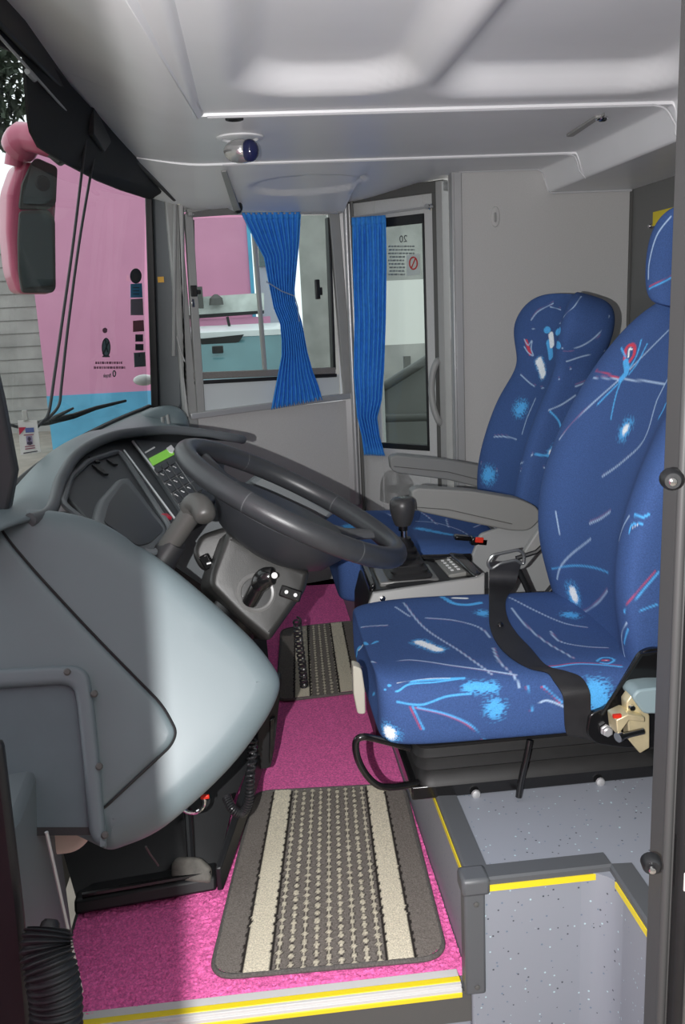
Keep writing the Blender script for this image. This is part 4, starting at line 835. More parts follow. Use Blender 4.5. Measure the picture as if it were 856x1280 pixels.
seam([(520,634),(560,637),(640,655)],2.279,ar); seam([(492,583),(560,590),(600,600)],2.879,ar2)
m=MB(); m.slab(rounded([at(x,y,2.31) for x,y in [(560,715),(588,700),(600,668),(640,655),(672,650),(705,640),(740,690),(740,790),(560,790)]],.01),(0,.015,0)); m.build('side_panel',seatgrey_m,cs,bevel=.004)
m=MB(); m.tube(spline([at(636,710,2.30),at(652,722,2.30),at(662,745,2.30),at(664,775,2.30)],5),.008,8); m.build('black_edging',black_m,cs)
m=MB(); m.box((.50,2.6,.14),(.42,.42,.27)); m.build('pedestal',dgrey_m,cs,bevel=.01)
bu=MB(); bu.box(at(598,676,2.325),(.05,.03,.024),ax=[V((.95,0,-.15)),V((0,1,0)),V((.15,0,.95))]); bu.box(at(578,672,2.33),(.05,.026,.014),ax=[V((.95,0,-.15)),V((0,1,0)),V((.15,0,.95))])
bo=bu.build('belt_buckle',gloss_m,cs,bevel=.004)
m=MB(); m.box(at(599,675,2.308),(.024,.006,.016),ax=[V((.95,0,-.15)),V((0,1,0)),V((.15,0,.95))]); m.build('red_button',red_m,bo,bevel=.002)
# ================================================================== GEAR CONSOLE
gc=thing('gear_console','black gear lever console with brushed silver front panel between the seats','console',(.42,2.12,0))
m=MB(); m.slab([at(x,y,2.04) for x,y in [(455,770),(462,742),(470,738),(552,729),(590,735),(600,800),(455,800)]],(0,.21,0)); m.build('body',black_m,gc,bevel=.006)
m=MB(); m.box((.43,2.16,.17),(.36,.2,.33)); m.build('base',black_m,gc,bevel=.006)
f=[at(455,770,2.02),at(466,741,2.035),at(597,722,2.035),at(606,716,2.05),at(606,760,2.02)]
m=MB(); m.slab(f,(0,.012,.0)); fp=m.build('front_panel',silver_m,gc,bevel=.003)
c=at(478,748,2.027); m=MB(); m.lathe(c,(0,-1,.2),[(0,.007),(.003,.007),(.004,.004)],14); m.build('screw',chrome_m,fp)
zt=at(470,735,2.05).z
tray=[at(456,715,2.255),at(470,739,2.05),at(596,726,2.05),at(590,706,2.255)]
m=MB(); m.slab([at(450,712,2.255),at(462,742,2.05),at(470,738,2.05),at(457,706,2.255)],(0,0,.02)); m.slab([at(560,700,2.265),at(592,730,2.05),at(602,726,2.05),at(580,702,2.265)],(0,0,.022)); m.slab([at(455,712,2.255),at(455,708,2.265),at(590,704,2.265),at(590,708,2.255)],(0,0,.03)); m.build('tray_rim',gloss_m,gc,bevel=.005)
m=MB(); m.slab([p+V((0,0,.002)) for p in tray],(0,0,-.02)); m.build('tray',black_m,gc)
gb=plane3(tray[0],tray[1],tray[2])
# gaiter: stepped square bellows
m=MB(); rings=[]
bc=at(509,720,2.13); tcp=at(505,672,2.16)
for k in range(15):
    t=k/14; c=bc.lerp(tcp,t); w=lerp(.062,.016,t**.8)*(1.08 if k%2==0 else .94); d=lerp(.075,.016,t**.8)*(1.08 if k%2==0 else .94)
    rings.append(rounded([c+V((-w,-d,0)),c+V((w,-d,0)),c+V((w,d,0)),c+V((-w,d,0))],.02,4))
m.loft(rings); m.build('gaiter',M('gaiter_black',(36,36,37),.5),gc)
m=MB(); m.box(at(509,727,2.10)+V((0,.03,.004)),(.15,.13,.02)); m.build('gaiter_frame',M('gaiter_frame_grey',(120,120,118),.4,metal=.4),gc,bevel=.004)
m=MB(); m.tube([tcp-V((0,0,.02)),at(504,650,2.16)],.0085,12); m.build('lever_shaft',chrome_m,gc)
kn=at(503,640,2.16)
m=MB(); m.lathe(kn,(0,0,1),[(-.036,.014),(-.034,.020),(-.018,.027),(.004,.032),(.018,.033),(.030,.031),(.036,.025),(.038,.014)],24); kno=m.build('lever_knob',M('knob_dark',(56,56,57),.38),gc)
m=MB(); m.lathe(kn+V((0,0,.037)),(0,0,1),[(0,.012),(.0016,.011),(.002,.006)],20); m.build('knob_cap',gloss_m,kno); m=MB(); m.lathe(kn+V((0,0,-.036)),(0,0,1),[(-.012,.012),(0,.012)],20); m.build('knob_collar',gloss_m,kno)
rc=thing('remote_control','grey remote control lying in the tray of the gear console','remote control',at(565,716,2.15))
rq=[at(543,708,2.26),at(573,703,2.26),at(588,722,2.11),at(561,727,2.11)]
for q in rq: q.z+=.006
m=MB(); m.slab(rq,(0,0,.012)); m.build('case',M('remote_grey',(128,128,124),.5),rc,bevel=.003)
ru=(rq[1]-rq[0]); rw=(rq[3]-rq[0])
m=MB()
for i in range(3):
    for j in range(5):
        c=rq[0]+ru*(.25+i*.25)+rw*(.15+j*.16)+V((0,0,.0135)); m.box(c,(.008,.010,.002))
m.build('buttons',ink_m,rc,bevel=.0006)
# ================================================================== CARPET AND MATS
def cz(x,y):
    a=noise.noise(V((x*190,y*190,0))); b=noise.noise(V((x*70,y*70,3))); sh=1-.75*sstep(1.5,1.9,y)
    return .002+(.0042*a+.002*b)*sh
def front_edge(x): return 1.256+.006*math.sin(x*9+1.2)-.012*math.exp(-((x+.26)/.07)**2)
m=MB(); xs=np.arange(-.40,PX-.001,.0032); ys=np.concatenate([np.linspace(0,1,1)*0,np.arange(0,.5,.0032),np.arange(.5,.62,.006),np.arange(.62,2.2,.014)])
ix={}
for i,x in enumerate(xs):
    fe=front_edge(x)
    for j,y in enumerate(ys):
        ix[i,j]=len(m.v); yy=fe+y; m.v.append(V((x,yy,cz(x,yy) if y>0 else -.008)))
for i in range(len(xs)-1):
    for j in range(len(ys)-1): m.f.append((ix[i,j],ix[i+1,j],ix[i+1,j+1],ix[i,j+1]))
cpt=m.build('carpet',pink_m,weld=0); tag(cpt,'bright pink shaggy carpet covering the cab floor','carpet')
GM=np.array(lin((122,116,110))); CM=np.array(lin((222,214,192))); DM=np.array(lin((52,48,46)))
def mat(name,c4,label,inner):
    A,B,C_,D_=[V(p) for p in c4]                    # near-left, near-right, far-right, far-left
    L=((D_-A).length+(C_-B).length)/2; W=((B-A).length+(C_-D_).length)/2
    NU,NV=int(W/.0024),int(L/.0032); th=thing(name,label,'floor mat',(A+B+C_+D_)/4,'grey striped floor mats')
    m=MB(); cols=[]; keep={}
    def fn(u,v):
        p=A.lerp(B,u).lerp(D_.lerp(C_,u),v); return p
    r=.045
    cells=np.random.RandomState(5)
    for i in range(NU+1):
        for j in range(NV+1):
            u=i/NU; v=j/NV; x=u*W; y=v*L
            if rrect(x,y,0,W,0,L,r)<-.001: continue
            p=fn(u,v); nz=noise.noise(V((x*400,y*400,1)))
            wob=.0018*noise.noise(V((0,y*90,2)))+.0007*math.sin(y*260)
            c=GM; h=.0
            s=W*.5-abs(x-W/2)
            if .052+wob<s<.092+wob: c=CM; h=.002
            elif .046+wob<s<=.052+wob or .092+wob<=s<.098+wob: c=DM
            elif s>.098:
                px=(x-W/2)/.0205; col=math.floor(px+.5); fx=abs(px-col); ph=(y/.021)+(.5 if col%2 else 0); fy=abs(ph-math.floor(ph)-.5)*2
                wd=.03+.24*fy**1.4+.05*noise.noise(V((col*3.1,y*90,5)))
                if fx<wd: c=CM*(.82+.18*noise.noise(V((x*300,y*300,0)))); h=.0012
                elif fx<wd+.08: c=DM*1.7
            z=.0115+h+.0012*nz+.004*math.sin(y*7+x*3)*.3
            keep[i,j]=len(m.v); m.v.append(V((p.x,p.y,z))); cols.append(c)
    for i in range(NU):
        for j in range(NV):
            k=[(i,j),(i+1,j),(i+1,j+1),(i,j+1)]
            if all(q in keep for q in k): m.f.append(tuple(keep[q] for q in k))
    o=m.build('weave',mat_m,th,weld=0)
    a=o.data.color_attributes.new('pat','FLOAT_COLOR','POINT'); buf=np.ones((len(cols),4)); buf[:,:3]=np.array(cols); a.data.foreach_set('color',buf.ravel())
    ol=rounded([V((0,0)),V((W,0)),V((W,L)),V((0,L))],r,8); ol=resample(ol,.02)
    pts=[]
    for q in ol: p=fn(q.x/W,q.y/L); pts.append(V((p.x,p.y,.0085)))
    m=MB(); m.tube(pts,.0048,8,close=True); m.build('edging',edge_m,th)
near=[atz(262,1222,.01),atz(558,1196,.01),atz(504,980,.01),atz(318,990,.01)]
mat('floor_mat',near,'nearer grey floor mat with two cream stripes, by the doorway sill',0)
far=[atz(346,876,.01),atz(466,862,.01),atz(444,776,.01),atz(352,786,.01)]
mat('floor_mat',far,'farther grey striped floor mat lying beyond the steering column',0)
# ================================================================== CURTAINS
def curtain(pl,left,right,npl,off,name,label,amp,tie=None):
    ly=[p[1] for p in left]; lx=[p[0] for p in left]; ry=[p[1] for p in right]; rx=[p[0] for p in right]
    t0l,t1l=ly[0],ly[-1]; t0r,t1r=ry[0],ry[-1]
    def fn(u,v):
        yl=lerp(t0l,t1l,v); yr=lerp(t0r,t1r,v); x0=interp(yl,ly,lx); x1=interp(yr,ry,rx)
        w=x1-x0; tight=min(1,w/60)
        ph=u*npl*2*math.pi+1.1*math.sin(v*3+u*5)+.6*noise.noise(V((u*4,v*5,1)))
        d=amp*(.45+.55*tight)*math.sin(ph)*(1+.3*noise.noise(V((u*6,v*3,7))))+amp*.5*noise.noise(V((u*9,v*9,2)))
        if v<.04: d*=.6
        bulge=.015*math.sin(math.pi*v)
        ys=1.5*math.sin(ph*2)*(1 if v>.97 else 0)
        return pl.px(lerp(x0,x1,u), lerp(yl,yr,u)+ys, off+d+bulge)
    m=MB(); m.grid(fn,140,90); th=thing(name,label,'curtain',pl.px(rx[0],ry[0],off))
    c=m.build('cloth',curt_m,th,solid=.0015,ang=180)
    m=MB(); m.grid(lambda u,v: fn(u,v*.035)+pl.n*.003+V((0,0,.006)),140,3); m.build('heading',curt_m,th,solid=.0015,ang=180)
    return th
lf=[(302,268),(318,300),(330,322),(335,350),(342,385),(350,405),(352,425),(352,445),(347,470),(339,511)]
rt=[(376,267),(374,300),(371,330),(368,362),(369,378),(377,402),(384,440),(391,465),(397,480),(403,499)]
ct=curtain(W1,lf,rt,11,.035,'curtain','blue pleated curtain tied back across the sliding side window',.009)
m=MB(); m.tube([W1.px(x,y,.06) for x,y in [(333,352),(352,364),(368,370),(372,384),(374,402)]],.0025,6); m.build('tie_cord',M('tie_grey',(130,150,180),.6),ct)
m=MB(); m.tube([W1.px(236,268,.034),W1.px(424,266,.034)],.004,8); m.build('rail',alu_m,ct)
for x,y in ((236,268),(422,265)):
    m=MB(); m.box(W1.px(x,y,.02),(.016,.045,.014),ax=[T1,N1,V((0,0,1))]); m.build('rail_bracket',grey_m,ct,bevel=.003)
lf=[(440,274),(441,330),(443,400),(442,470),(446,520),(452,545),(455,568)]
rt=[(482,271),(483,330),(482,400),(480,460),(477,500),(471,522),(474,545),(481,569)]
curtain(W2,lf,rt,7,.04,'curtain','long narrow blue curtain hanging over the glazed cabin door',.009)
# ================================================================== CEILING FITTINGS
lp=thing('reading_lamp','chrome eyeball reading lamp set into the ceiling strip above the curtain','lamp',at(301,188,2.45))
c=at(301,189,2.45); m=MB(); m.ball(c,(.045,.030,.030),12); m.build('lens_cover',M('clear_lens',(205,205,205),.12,metal=.7),lp)
m=MB(); m.ball(at(312,188,2.435),(.024,.022,.028),10); m.build('bulb_socket',M('socket_blue',(38,42,80),.12),lp)
m=MB(); c2=V((c.x,c.y,z_ceil(c.x,c.y)-.001)); m.lathe(c2,(0,0,-1),[(0,.062),(.004,.060),(.006,.048),(.001,.045)],30); m.build('bezel',ceil_m,lp)
sp=MB(); c=at(294,165.5,2.23); c.z=z_ceil(c.x,c.y)+.001; sp.lathe(c,(0,0,-1),[(0,.022),(.004,.021),(.005,.016),(.002,.013)],20); sv=sp.build('speaker_hole',black_m); tag(sv,'small black oval opening in the ceiling above the reading lamp','vent')
cl_=thing('ceiling_light','slim recessed ceiling light by the step in the ceiling','lamp',at(740,168,2.35))
pts=[at(707,183,2.55),at(716,184,2.55),at(756,156,2.265),at(752,151,2.3),at(744,153,2.3)]
for p in pts: p.z=z_ceil(p.x,p.y)-.001
m=MB(); m.slab(rounded(pts,.01),(0,0,-.006)); m.build('bezel',M('light_bezel',(150,150,148),.4),cl_,bevel=.002)
m=MB(); m.ball(V((at(752,153,2.31).x,2.31,ZC-.008)),(.016,.016,.008),8); m.build('lens',chrome_m,cl_)
hk=thing('coat_hook','small oval grey coat hook plate on the grey partition wall','coat hook',W3.px(619,271))
o=[V((W3.l2(619,271).x+.017*math.cos(t),W3.l2(619,271).y+.036*math.sin(t))) for t in np.linspace(0,2*math.pi,25)[:-1]]
m=MB(); m.pillow(W3,o,.004,.001,h=.006,step=.012,bulge=lambda q:.004); m.build('plate',wall_m,hk)
m=MB(); m.tube([W3.px(619,266,.006),W3.px(619,272,.012),W3.px(619,277,.014)],.004,8); m.build('hook',grey_m,hk)
yl=MB(); yl.box((1.386,2.93,at(825,271,2.93).z),(.006,.16,.045)); yo=yl.build('yellow_plate',yel_m); tag(yo,'small yellow sign plate on the dark wall behind the driver headrest','sign')
kb_=MB(); kb_.lathe((1.389,3.02,at(808,283,3.02).z),(-1,0,0),[(0,.008),(.012,.008),(.016,.005)],12); ko=kb_.build('wall_knob',chrome_m); tag(ko,'tiny metal knob on the dark wall beside the yellow sign','knob')
# ================================================================== SUN BLIND, CORDS, BADGE
def yb(x): return min(3.33,.609/(.3256-.000771*x))
def hb(x,y,k=1.): return at(x,y,yb(x)*k)
sbl=thing('sun_blind','black roller sun blind partly lowered across the top of the windscreen','sun blind',at(110,150,2.4))
bot=[(-40,40),(27,72),(33,150),(36,165),(46,184),(75,202),(120,226),(150,238),(185,249)]
topl=[(212,243),(160,195),(120,150),(60,80),(0,15),(-40,-30)]
m=MB(); m.slab([hb(*p) for p in bot+topl],(.006,0,0)); m.build('cloth',M('blind_black',(30,32,34),.7,nscale=60,namt=.1),sbl)
m=MB(); m.slab([hb(x,y,.985) for x,y in [(-40,-70),(25,-3),(118,118),(216,233),(216,252),(120,160),(0,38),(-40,-5)]],(.012,0,0)); m.build('header_box',M('header_black',(40,40,42),.45),sbl,bevel=.004)
m=MB(); m.tube([hb(-10,-15,.975),hb(22,22,.975),hb(112,120,.975)],.0035,8); m.tube([hb(141,154,.97),hb(217,233,.975)],.0035,8); m.tube([hb(-30,12,.975),hb(0,46,.975),hb(107,166,.975)],.003,8); m.tube([hb(125,188,.97),hb(198,242,.975)],.003,8); m.build('guide_rod',alu_m,sbl)
for x,y in ((38,93),(183,229)):
    m=MB(); a=hb(x-4,y-4,.972); b=hb(x+5,y+6,.972); m.tube([a,b],.006,8); m.build('rod_clip',alu_m,sbl)
m=MB(); m.slab([hb(x,y,.965) for x,y in [(107,122),(122,118),(142,150),(137,168),(122,190),(107,168)]],(.02,0,0)); m.lathe(hb(118,132,.96),(1,-1,0),[(0,.010),(.006,.008)],12); m.build('winder_bracket',black_m,sbl,bevel=.006)
cd1=spline([hb(108,166,.965),at(92,300,2.3),at(78,400,2.2),at(68,470,2.12),at(61,515,2.06),at(52,528,2.02),at(40,537,1.98),at(24,534,1.92),at(0,528,1.84),at(-20,524,1.8)],8)
cd2=spline([hb(121,176,.965),at(101,290,2.36),at(86,400,2.25),at(77,480,2.18),at(74,505,2.15),at(64,519,2.1),at(52,528,2.06)],8)
m=MB(); m.tube(cd1,.0036,8); m.tube(cd2,.0036,8); m.build('pull_cord',M('cord_grey',(66,68,70),.5),sbl)
bd=thing('id_badge','white identity badge with photograph clipped near the left corner pillar','badge',at(36,548,1.9))
q=[at(22,525.5,1.905),at(46,525.5,1.905),at(51,565,1.90),at(26,569,1.90)]
m=MB(); m.slab(q,(0,.002,0)); m.build('card',paper_m,bd)
def bq(u,v,d=-.001): p=q[0].lerp(q[1],u).lerp(q[3].lerp(q[2],u),v); return p+V((0,d,0))
def bquad(u0,u1,v0,v1,mat,name,tri=False):
    m=MB(); pts=[bq(u0,v0),bq(u1,v0),bq(u1,v1),bq(u0,v1)]
    if tri: pts=pts[:2]+pts[3:]
    m.slab(pts,(0,-.0006,0)); return m.build(name,mat,bd)
bquad(.03,.42,.2,.42,M('badge_red',(200,50,80),.5),'emblem',True); bquad(.36,.8,.22,.36,M('badge_blue',(90,110,170),.5),'emblem'); bquad(.36,.66,.47,.72,M('portrait_ground',(150,140,170),.5),'portrait')
m=MB(); m.ball(bq(.51,.56,-.0012),(.0038,.0012,.005),8); m.ball(bq(.51,.68,-.0012),(.006,.0012,.004),8); m.build('portrait_head',M('portrait_dark',(70,60,80),.6),bd)
for v in (.43,.77,.84,.95): bquad(.15+.1*(v<.9),.85-.1*(v<.9),v-.012,v+.014,M('badge_print%d'%int(v*100),(150,70,100) if v<.9 else (50,50,60),.5),'print_line')
m=MB(); m.slab([at(27,513,1.903),at(33,513,1.903),at(35,525,1.90),at(29,527,1.90)],(0,.006,0)); m.build('clip',M('clip_clear',(190,190,185),.3),bd,bevel=.001)
# ---- stickers on the windscreen, seen from behind
wb_=bvh(wspane)
class Glass:
    n=V((.9,-.42,0)).normalized()
    def px(s,x,y,off=0.):
        d=ray(x,y).normalized(); h=wb_.ray_cast(CAM,d)
        p=h[0] if h[0] else atx(x,y,-.39)
        return p-d*(.003+off)
wp=Glass()
def stick(pts,mat,name,label,group=None,rad=0,off=.0):
    m=MB(); pp=[wp.px(x,y,off) for x,y in pts]
    m.slab(pp,wp.n*.0012); o=m.build(name,mat); tag(o,label,'sticker',group); return o
cir=[(169.5+7.2*math.cos(t),345+9.5*math.sin(t)) for t in np.linspace(0,2*math.pi,25)[:-1]]
stick(cir,dink_m,'sticker','round dark sticker at the top of the windscreen edge column')
m=MB(); m.slab([wp.px(169.5+3*math.cos(t),346+4*math.sin(t),.0013) for t in np.linspace(0,2*math.pi,13)[:-1]],wp.n*.0005); e=m.build('sticker_emblem',panel_m,bpy.data.objects['sticker'])
s=stick([(163,355),(177,354),(178,372),(163,372)],blue_m,'sticker','blue square sticker below the round dark windscreen sticker')
m=MB()
for y in (359,363,367): m.slab([wp.px(x,yy,.0013) for x,yy in [(166,y),(174,y),(174,y+1),(166,y+1)]],wp.n*.0004)
m.build('print_lines',dink_m,s)
stick([(163,374),(178,373),(179,394),(163,394)],M('sticker_grey',(150,140,146),.5),'sticker','grey square sticker below the blue windscreen sticker')
s=stick([(166,401),(179,400),(180,414),(166,415)],rose_m,'sticker','brownish rose square sticker halfway down the windscreen edge')
stick([(169,418),(178.5,418),(178.5,427),(169,427)],panel_m,'sticker','small dark square sticker, upper of the dark pair')
stick([(169,430),(179,430),(179,438),(169,438)],panel_m,'sticker','small dark square sticker, lower of the dark pair')
s=stick([(167,441),(181,440),(182,458),(168,459)],M('sticker_slate',(105,115,116),.5),'sticker','grey-green sticker at the bottom of the windscreen column')
m=MB(); m.lathe(wp.px(174,444,.0013),wp.n,[(0,.006),(.0004,.006)],12); m.build('sticker_emblem',panel_m,s)
def disc(pl,x,y,rx,ry,off,mat,name,par,th=.0006):
    m=MB(); m.slab([pl.px(x+rx*math.cos(t),y+ry*math.sin(t),off) for t in np.linspace(0,2*math.pi,25)[:-1]],pl.n*th); return m.build(name,mat,par)
em=disc(wp,132.5,434.5,5.5,12.3,.0,dink_m,'crest_sticker',None); tag(em,'oval grey crest sticker in the middle of the windscreen view','sticker')
disc(wp,132.5,434,4.0,10,.0007,teal_m,'crest_field',em)
m=MB(); m.tube([wp.px(129,442,.0012),wp.px(135,428,.0012),wp.px(131,425,.0012),wp.px(134,440,.0012)],.0035,6); m.slab([wp.px(128,444.5,.001),wp.px(137,444.5,.001),wp.px(137,446.5,.001),wp.px(128,446.5,.001)],wp.n*.0006); m.build('crest_figure',dink_m,em)
disc(wp,131,413,3,3.4,0,M('rosette_grey',(150,95,115),.6),'crest_rosette',em)
lt_=MB()
rr=random.Random(9)
for y,x0,x1 in ((452,119,153),(458,117,156)):
    x=x0
    while x<x1:
        w=1+rr.random()*2.6; lt_.slab([wp.px(x,y,.0),wp.px(x+w,y,.0),wp.px(x+w,y+3,.0),wp.px(x,y+3,.0)],wp.n*.0006); x+=w+.8
fo=lt_.build('lettering_sticker',M('faint_print',(190,120,146),.6)); tag(fo,'two lines of faint reversed lettering under the windscreen crest','sticker')
uu=(wp.px(160,468)-wp.px(120,469)).normalized(); ww=wp.n.cross(uu); ww = ww if ww.z>0 else -ww
h=(wp.px(143,460)-wp.px(143,472)).length
bt=text('Marcopolo',h*.62,wp.px(134,469.5,.0),uu,ww,wp.n,'maker_sticker',dink_m,None,mirror=True); tag(bt,'small dark reversed word sticker near the foot of the windscreen','sticker')
m=MB(); m.tube([wp.px(142.8+1.6*math.cos(t),467+3.6*math.sin(t),.0005) for t in np.linspace(0,2*math.pi,17)[:-1]],.002,5,close=True); m.build('ring_mark',dink_m,bt)
# ================================================================== OUTSIDE
m=MB(); m.box((0,9,-.65),(40,40,.1)); tag(m.build('ground',ground_m),kind='structure')
m=MB(); m.box((0,-3.6,1.8),(16,.3,4.8)); tag(m.build('wall_daylight_block',block_m),kind='structure')  # unseen wall added behind the camera to cut daylight through the doorway
# pink painted wall with a blue base
pw=thing('painted_wall',None,None,(0,10.4,-.6),kind='structure')
x0=at(52,440,12.3).x; x1=at(316,340,12.3).x; zb_=at(120,492,12.3).z; zp=at(60,192,12.3).z
m=MB(); m.box(((x0+x1)/2,12.4,(zb_+zp)/2),(x1-x0,.2,zp-zb_)); m.build('pink_upper',pinkwall_m,pw)
m=MB(); m.box(((x0+x1)/2,12.4,(zb_-.6)/2),(x1-x0+.01,.22,zb_+.6)); m.build('blue_base',bluewall_m,pw)
m=MB(); m.box((x1-.02,12.285,1.5),(.05,.02,1.6)); m.build('blue_edge',bluewall_m,pw)
# grey blockwork walls
m=MB(); zt=at(20,290,14.5).z; m.box((-6.8,14.6,(zt-.6)/2),(9.5,.2,zt+.6)); tag(m.build('wall_blockwork',block_m),kind='structure')
m=MB(); m.box((6.4,13.6,2.2),(11.2,.2,5.8)); tag(m.build('wall_concrete',block_m),kind='structure')
# courses of the block walls are shallow grooves
for nm,xa,xb,yy,z1 in (('wall_blockwork',-6,-2.1,14.495,zt),):
    m=MB()
    for k in range(14): m.box(((xa+xb)/2,yy,-.45+k*.2),(xb-xa,.006,.012))
    m.build('mortar_lines',M('mortar',(120,120,116),.9),bpy.data.objects[nm])
# pale annex seen beside the pink wall
an=thing('annex_building','pale building with white framed window beside the pink wall','building',(.9,11.1,-.6))
xa=at(318,300,12.9).x; xb=at(350,300,12.9).x
m=MB(); m.box(((xa+xb)/2,13.1,1.5),(xb-xa,.3,4.4)); m.build('wall',M('annex_pale',(190,205,215),.8),an)
m=MB(); m.box((xa+.09,12.94,at(322,310,12.9).z),(.10,.02,.5)); m.build('window_pane',teal_m,an)
m=MB(); m.box((xa+.03,12.93,at(322,310,12.9).z),(.03,.03,.6)); m.box((xa+.16,12.93,at(322,310,12.9).z),(.03,.03,.6)); m.build('window_frame',white_m,an)
# low pale parapet with clutter beyond the car
lw=thing('low_wall','low whitish wall with clutter behind the parked car','low wall',(-.4,9.2,-.6))
za=at(280,398,11.4).z; zc=at(280,374,11.4).z
m=MB(); m.box((-.42,11.5,(za-.6)/2),(1.36,.2,za+.6)); m.build('base',pinkwall_m,lw)
m=MB(); m.slab([at(236,372,11.38),at(330,366,11.38),at(330,388,11.38),at(236,394,11.38)],(0,.2,0)); m.build('coping',M('coping_pale',(205,212,208),.7,nscale=6,namt=.25),lw)
m=MB(); m.slab([at(236,394,11.36),at(330,388,11.36),at(330,392,11.36),at(236,399,11.36)],(0,.05,0)); m.build('dark_strip',black_m,lw)  # thin black strip for the dark gap below the coping
m=MB(); m.box(at(250,372,11.3),(.07,.07,.26)); m.lathe(at(270,375,11.3),(0,0,1),[(-.06,.09),(.02,.08),(.07,.02)],12); m.build('clutter',dgrey_m,lw)
# parked white car
pc=thing('parked_car','white car parked outside the side window, greenish windscreen towards the cab','car',(-.15,10,-.6))
cx=-.14; hw=.70; CY=9.9; zr=at(280,411,CY).z; zs=at(280,419,CY-.05).z; zw=.22
def carring(y,zb,zt,w): return rounded([V((cx-w,y,zb)),V((cx+w,y,zb)),V((cx+w*.96,y,zt)),V((cx-w*.96,y,zt))],.12,4)
m=MB(); m.loft([carring(8.2,-.3,.02,hw*.9),carring(8.35,-.44,.12,hw),carring(9.0,-.44,.19,hw*1.04),carring(9.2,-.44,.22,hw*1.04),carring(11.3-.4,-.44,.28,hw*1.04),carring(11.1,-.38,.20,hw*.95)]); m.build('body',carwhite_m,pc)
m=MB(); m.loft([rounded([V((cx-w,y,z)),V((cx+w,y,z)),V((cx+w*.98,y,z-.06)),V((cx-w*.98,y,z-.06))],.03,3) for y,z,w in ((CY-.08,zr-.03,hw*.82),(CY,zr,hw*.85),(CY+.3,zr+.035,hw*.86),(CY+.7,zr+.03,hw*.85),(CY+.9,zr-.03,hw*.8))]); m.build('roof',carwhite_m,pc)
m=MB(); m.loft([[V((cx-w,y,z)),V((cx+w,y,z)),V((cx+w,y+.1,z)),V((cx-w,y+.1,z))] for y,z,w in ((9.15,zw,hw*.99),(CY-.05,zs,hw*.83))]); m.build('windscreen',carglass_m,pc)
m=MB(); m.loft([[V((cx-w,y0,z)),V((cx+w,y0,z)),V((cx+w,y1,z)),V((cx-w,y1,z))] for y0,y1,z,w in ((9.3,10.9,.24,hw*.99),(CY,10.7,zs,hw*.83))]); m.build('side_glass',carglass_m,pc)
m=MB(); m.slab([at(x,y,CY-.14) for x,y in [(247,424),(305,418),(299,427),(285,432),(255,434)]],(0,.03,0)); m.build('sun_strip',black_m,pc)
m=MB(); m.box(at(272,437,CY-.3),(.12,.02,.08)); m.build('rear_mirror',black_m,pc,bevel=.01)
m=MB(); m.tube([at(288,414,CY+.2),at(284,396,CY+.2)],.016,6); m.build('aerial',black_m,pc)
for sx in (-1,1):
    for y in (8.7,10.7):
        m=MB(); m.lathe((cx+sx*hw*.9,y,-.33),(sx,0,0),[(-.1,.26),(.08,.27),(.1,.22)],24); m.build('wheel',black_m,pc)
# stairwell beyond the cabin door
stw=thing('wall_stairwell',None,None,(.9,4.15,0),kind='structure')
m=MB(); m.slab([at(x,y,4.1) for x,y in [(440,493),(482,482),(535,449),(575,425),(575,600),(440,600)]],(0,.05,0)); m.build('panel',M('stair_grey',(112,112,110),.6),stw)
m=MB(); m.tube([at(440,496,4.08),at(482,482,4.08),at(536,448,4.08),at(580,420,4.08)],.022,12); m.build('sloping_rail',dgrey_m,stw)
m=MB(); m.tube([at(440,524,4.0),at(530,521,4.0),at(545,524,4.0),at(550,540,4.0)],.02,12); m.build('handrail',dgrey_m,stw)
m=MB(); m.box((.9,4.0,-.02),(1.0,.9,.04)); m.build('landing',dgrey_m,stw)
wb=MB(); wb.box((at(508,390,8).x,8.0,(at(508,350,8).z+at(508,430,8).z)/2),(.9,.05,at(508,350,8).z-at(508,430,8).z)); wo=wb.build('white_board',paper_m); tag(wo,'plain white hoarding board seen through the cabin door glass','board')
m=MB(); m.box((at(508,390,8).x,8.05,.0),(.06,.06,1.3)); m.build('post',dgrey_m,wo)
# tree behind the blockwork
tr_=thing('yard_tree','dark tree behind the blockwork wall at the upper left','tree',(-5.6,16,-.6))
m=MB(); rr=random.Random(4); c0=at(-25,110,16)
for k in range(1500):
    d=V((rr.gauss(0,1),rr.gauss(0,1),rr.gauss(0,1))).normalized()*(rr.random()**.4); p=c0+V((d.x*.75,d.y*.7,d.z*1.0)); a=V((rr.gauss(0,1),rr.gauss(0,1),rr.gauss(0,1))).normalized()*.12; b=a.cross(V((rr.random(),rr.random(),1))).normalized()*.05
    m.add([p-a,p+b,p+a,p-b],[(0,1,2,3)])
m.build('foliage',tree_m,tr_,weld=0,smooth=False)
m=MB(); m.tube([V((c0.x,16,-.6)),V((c0.x-.1,16,1.5)),V((c0.x,16,c0.z))],[.2,.16,.08],10); m.build('trunk',dgrey_m,tr_)
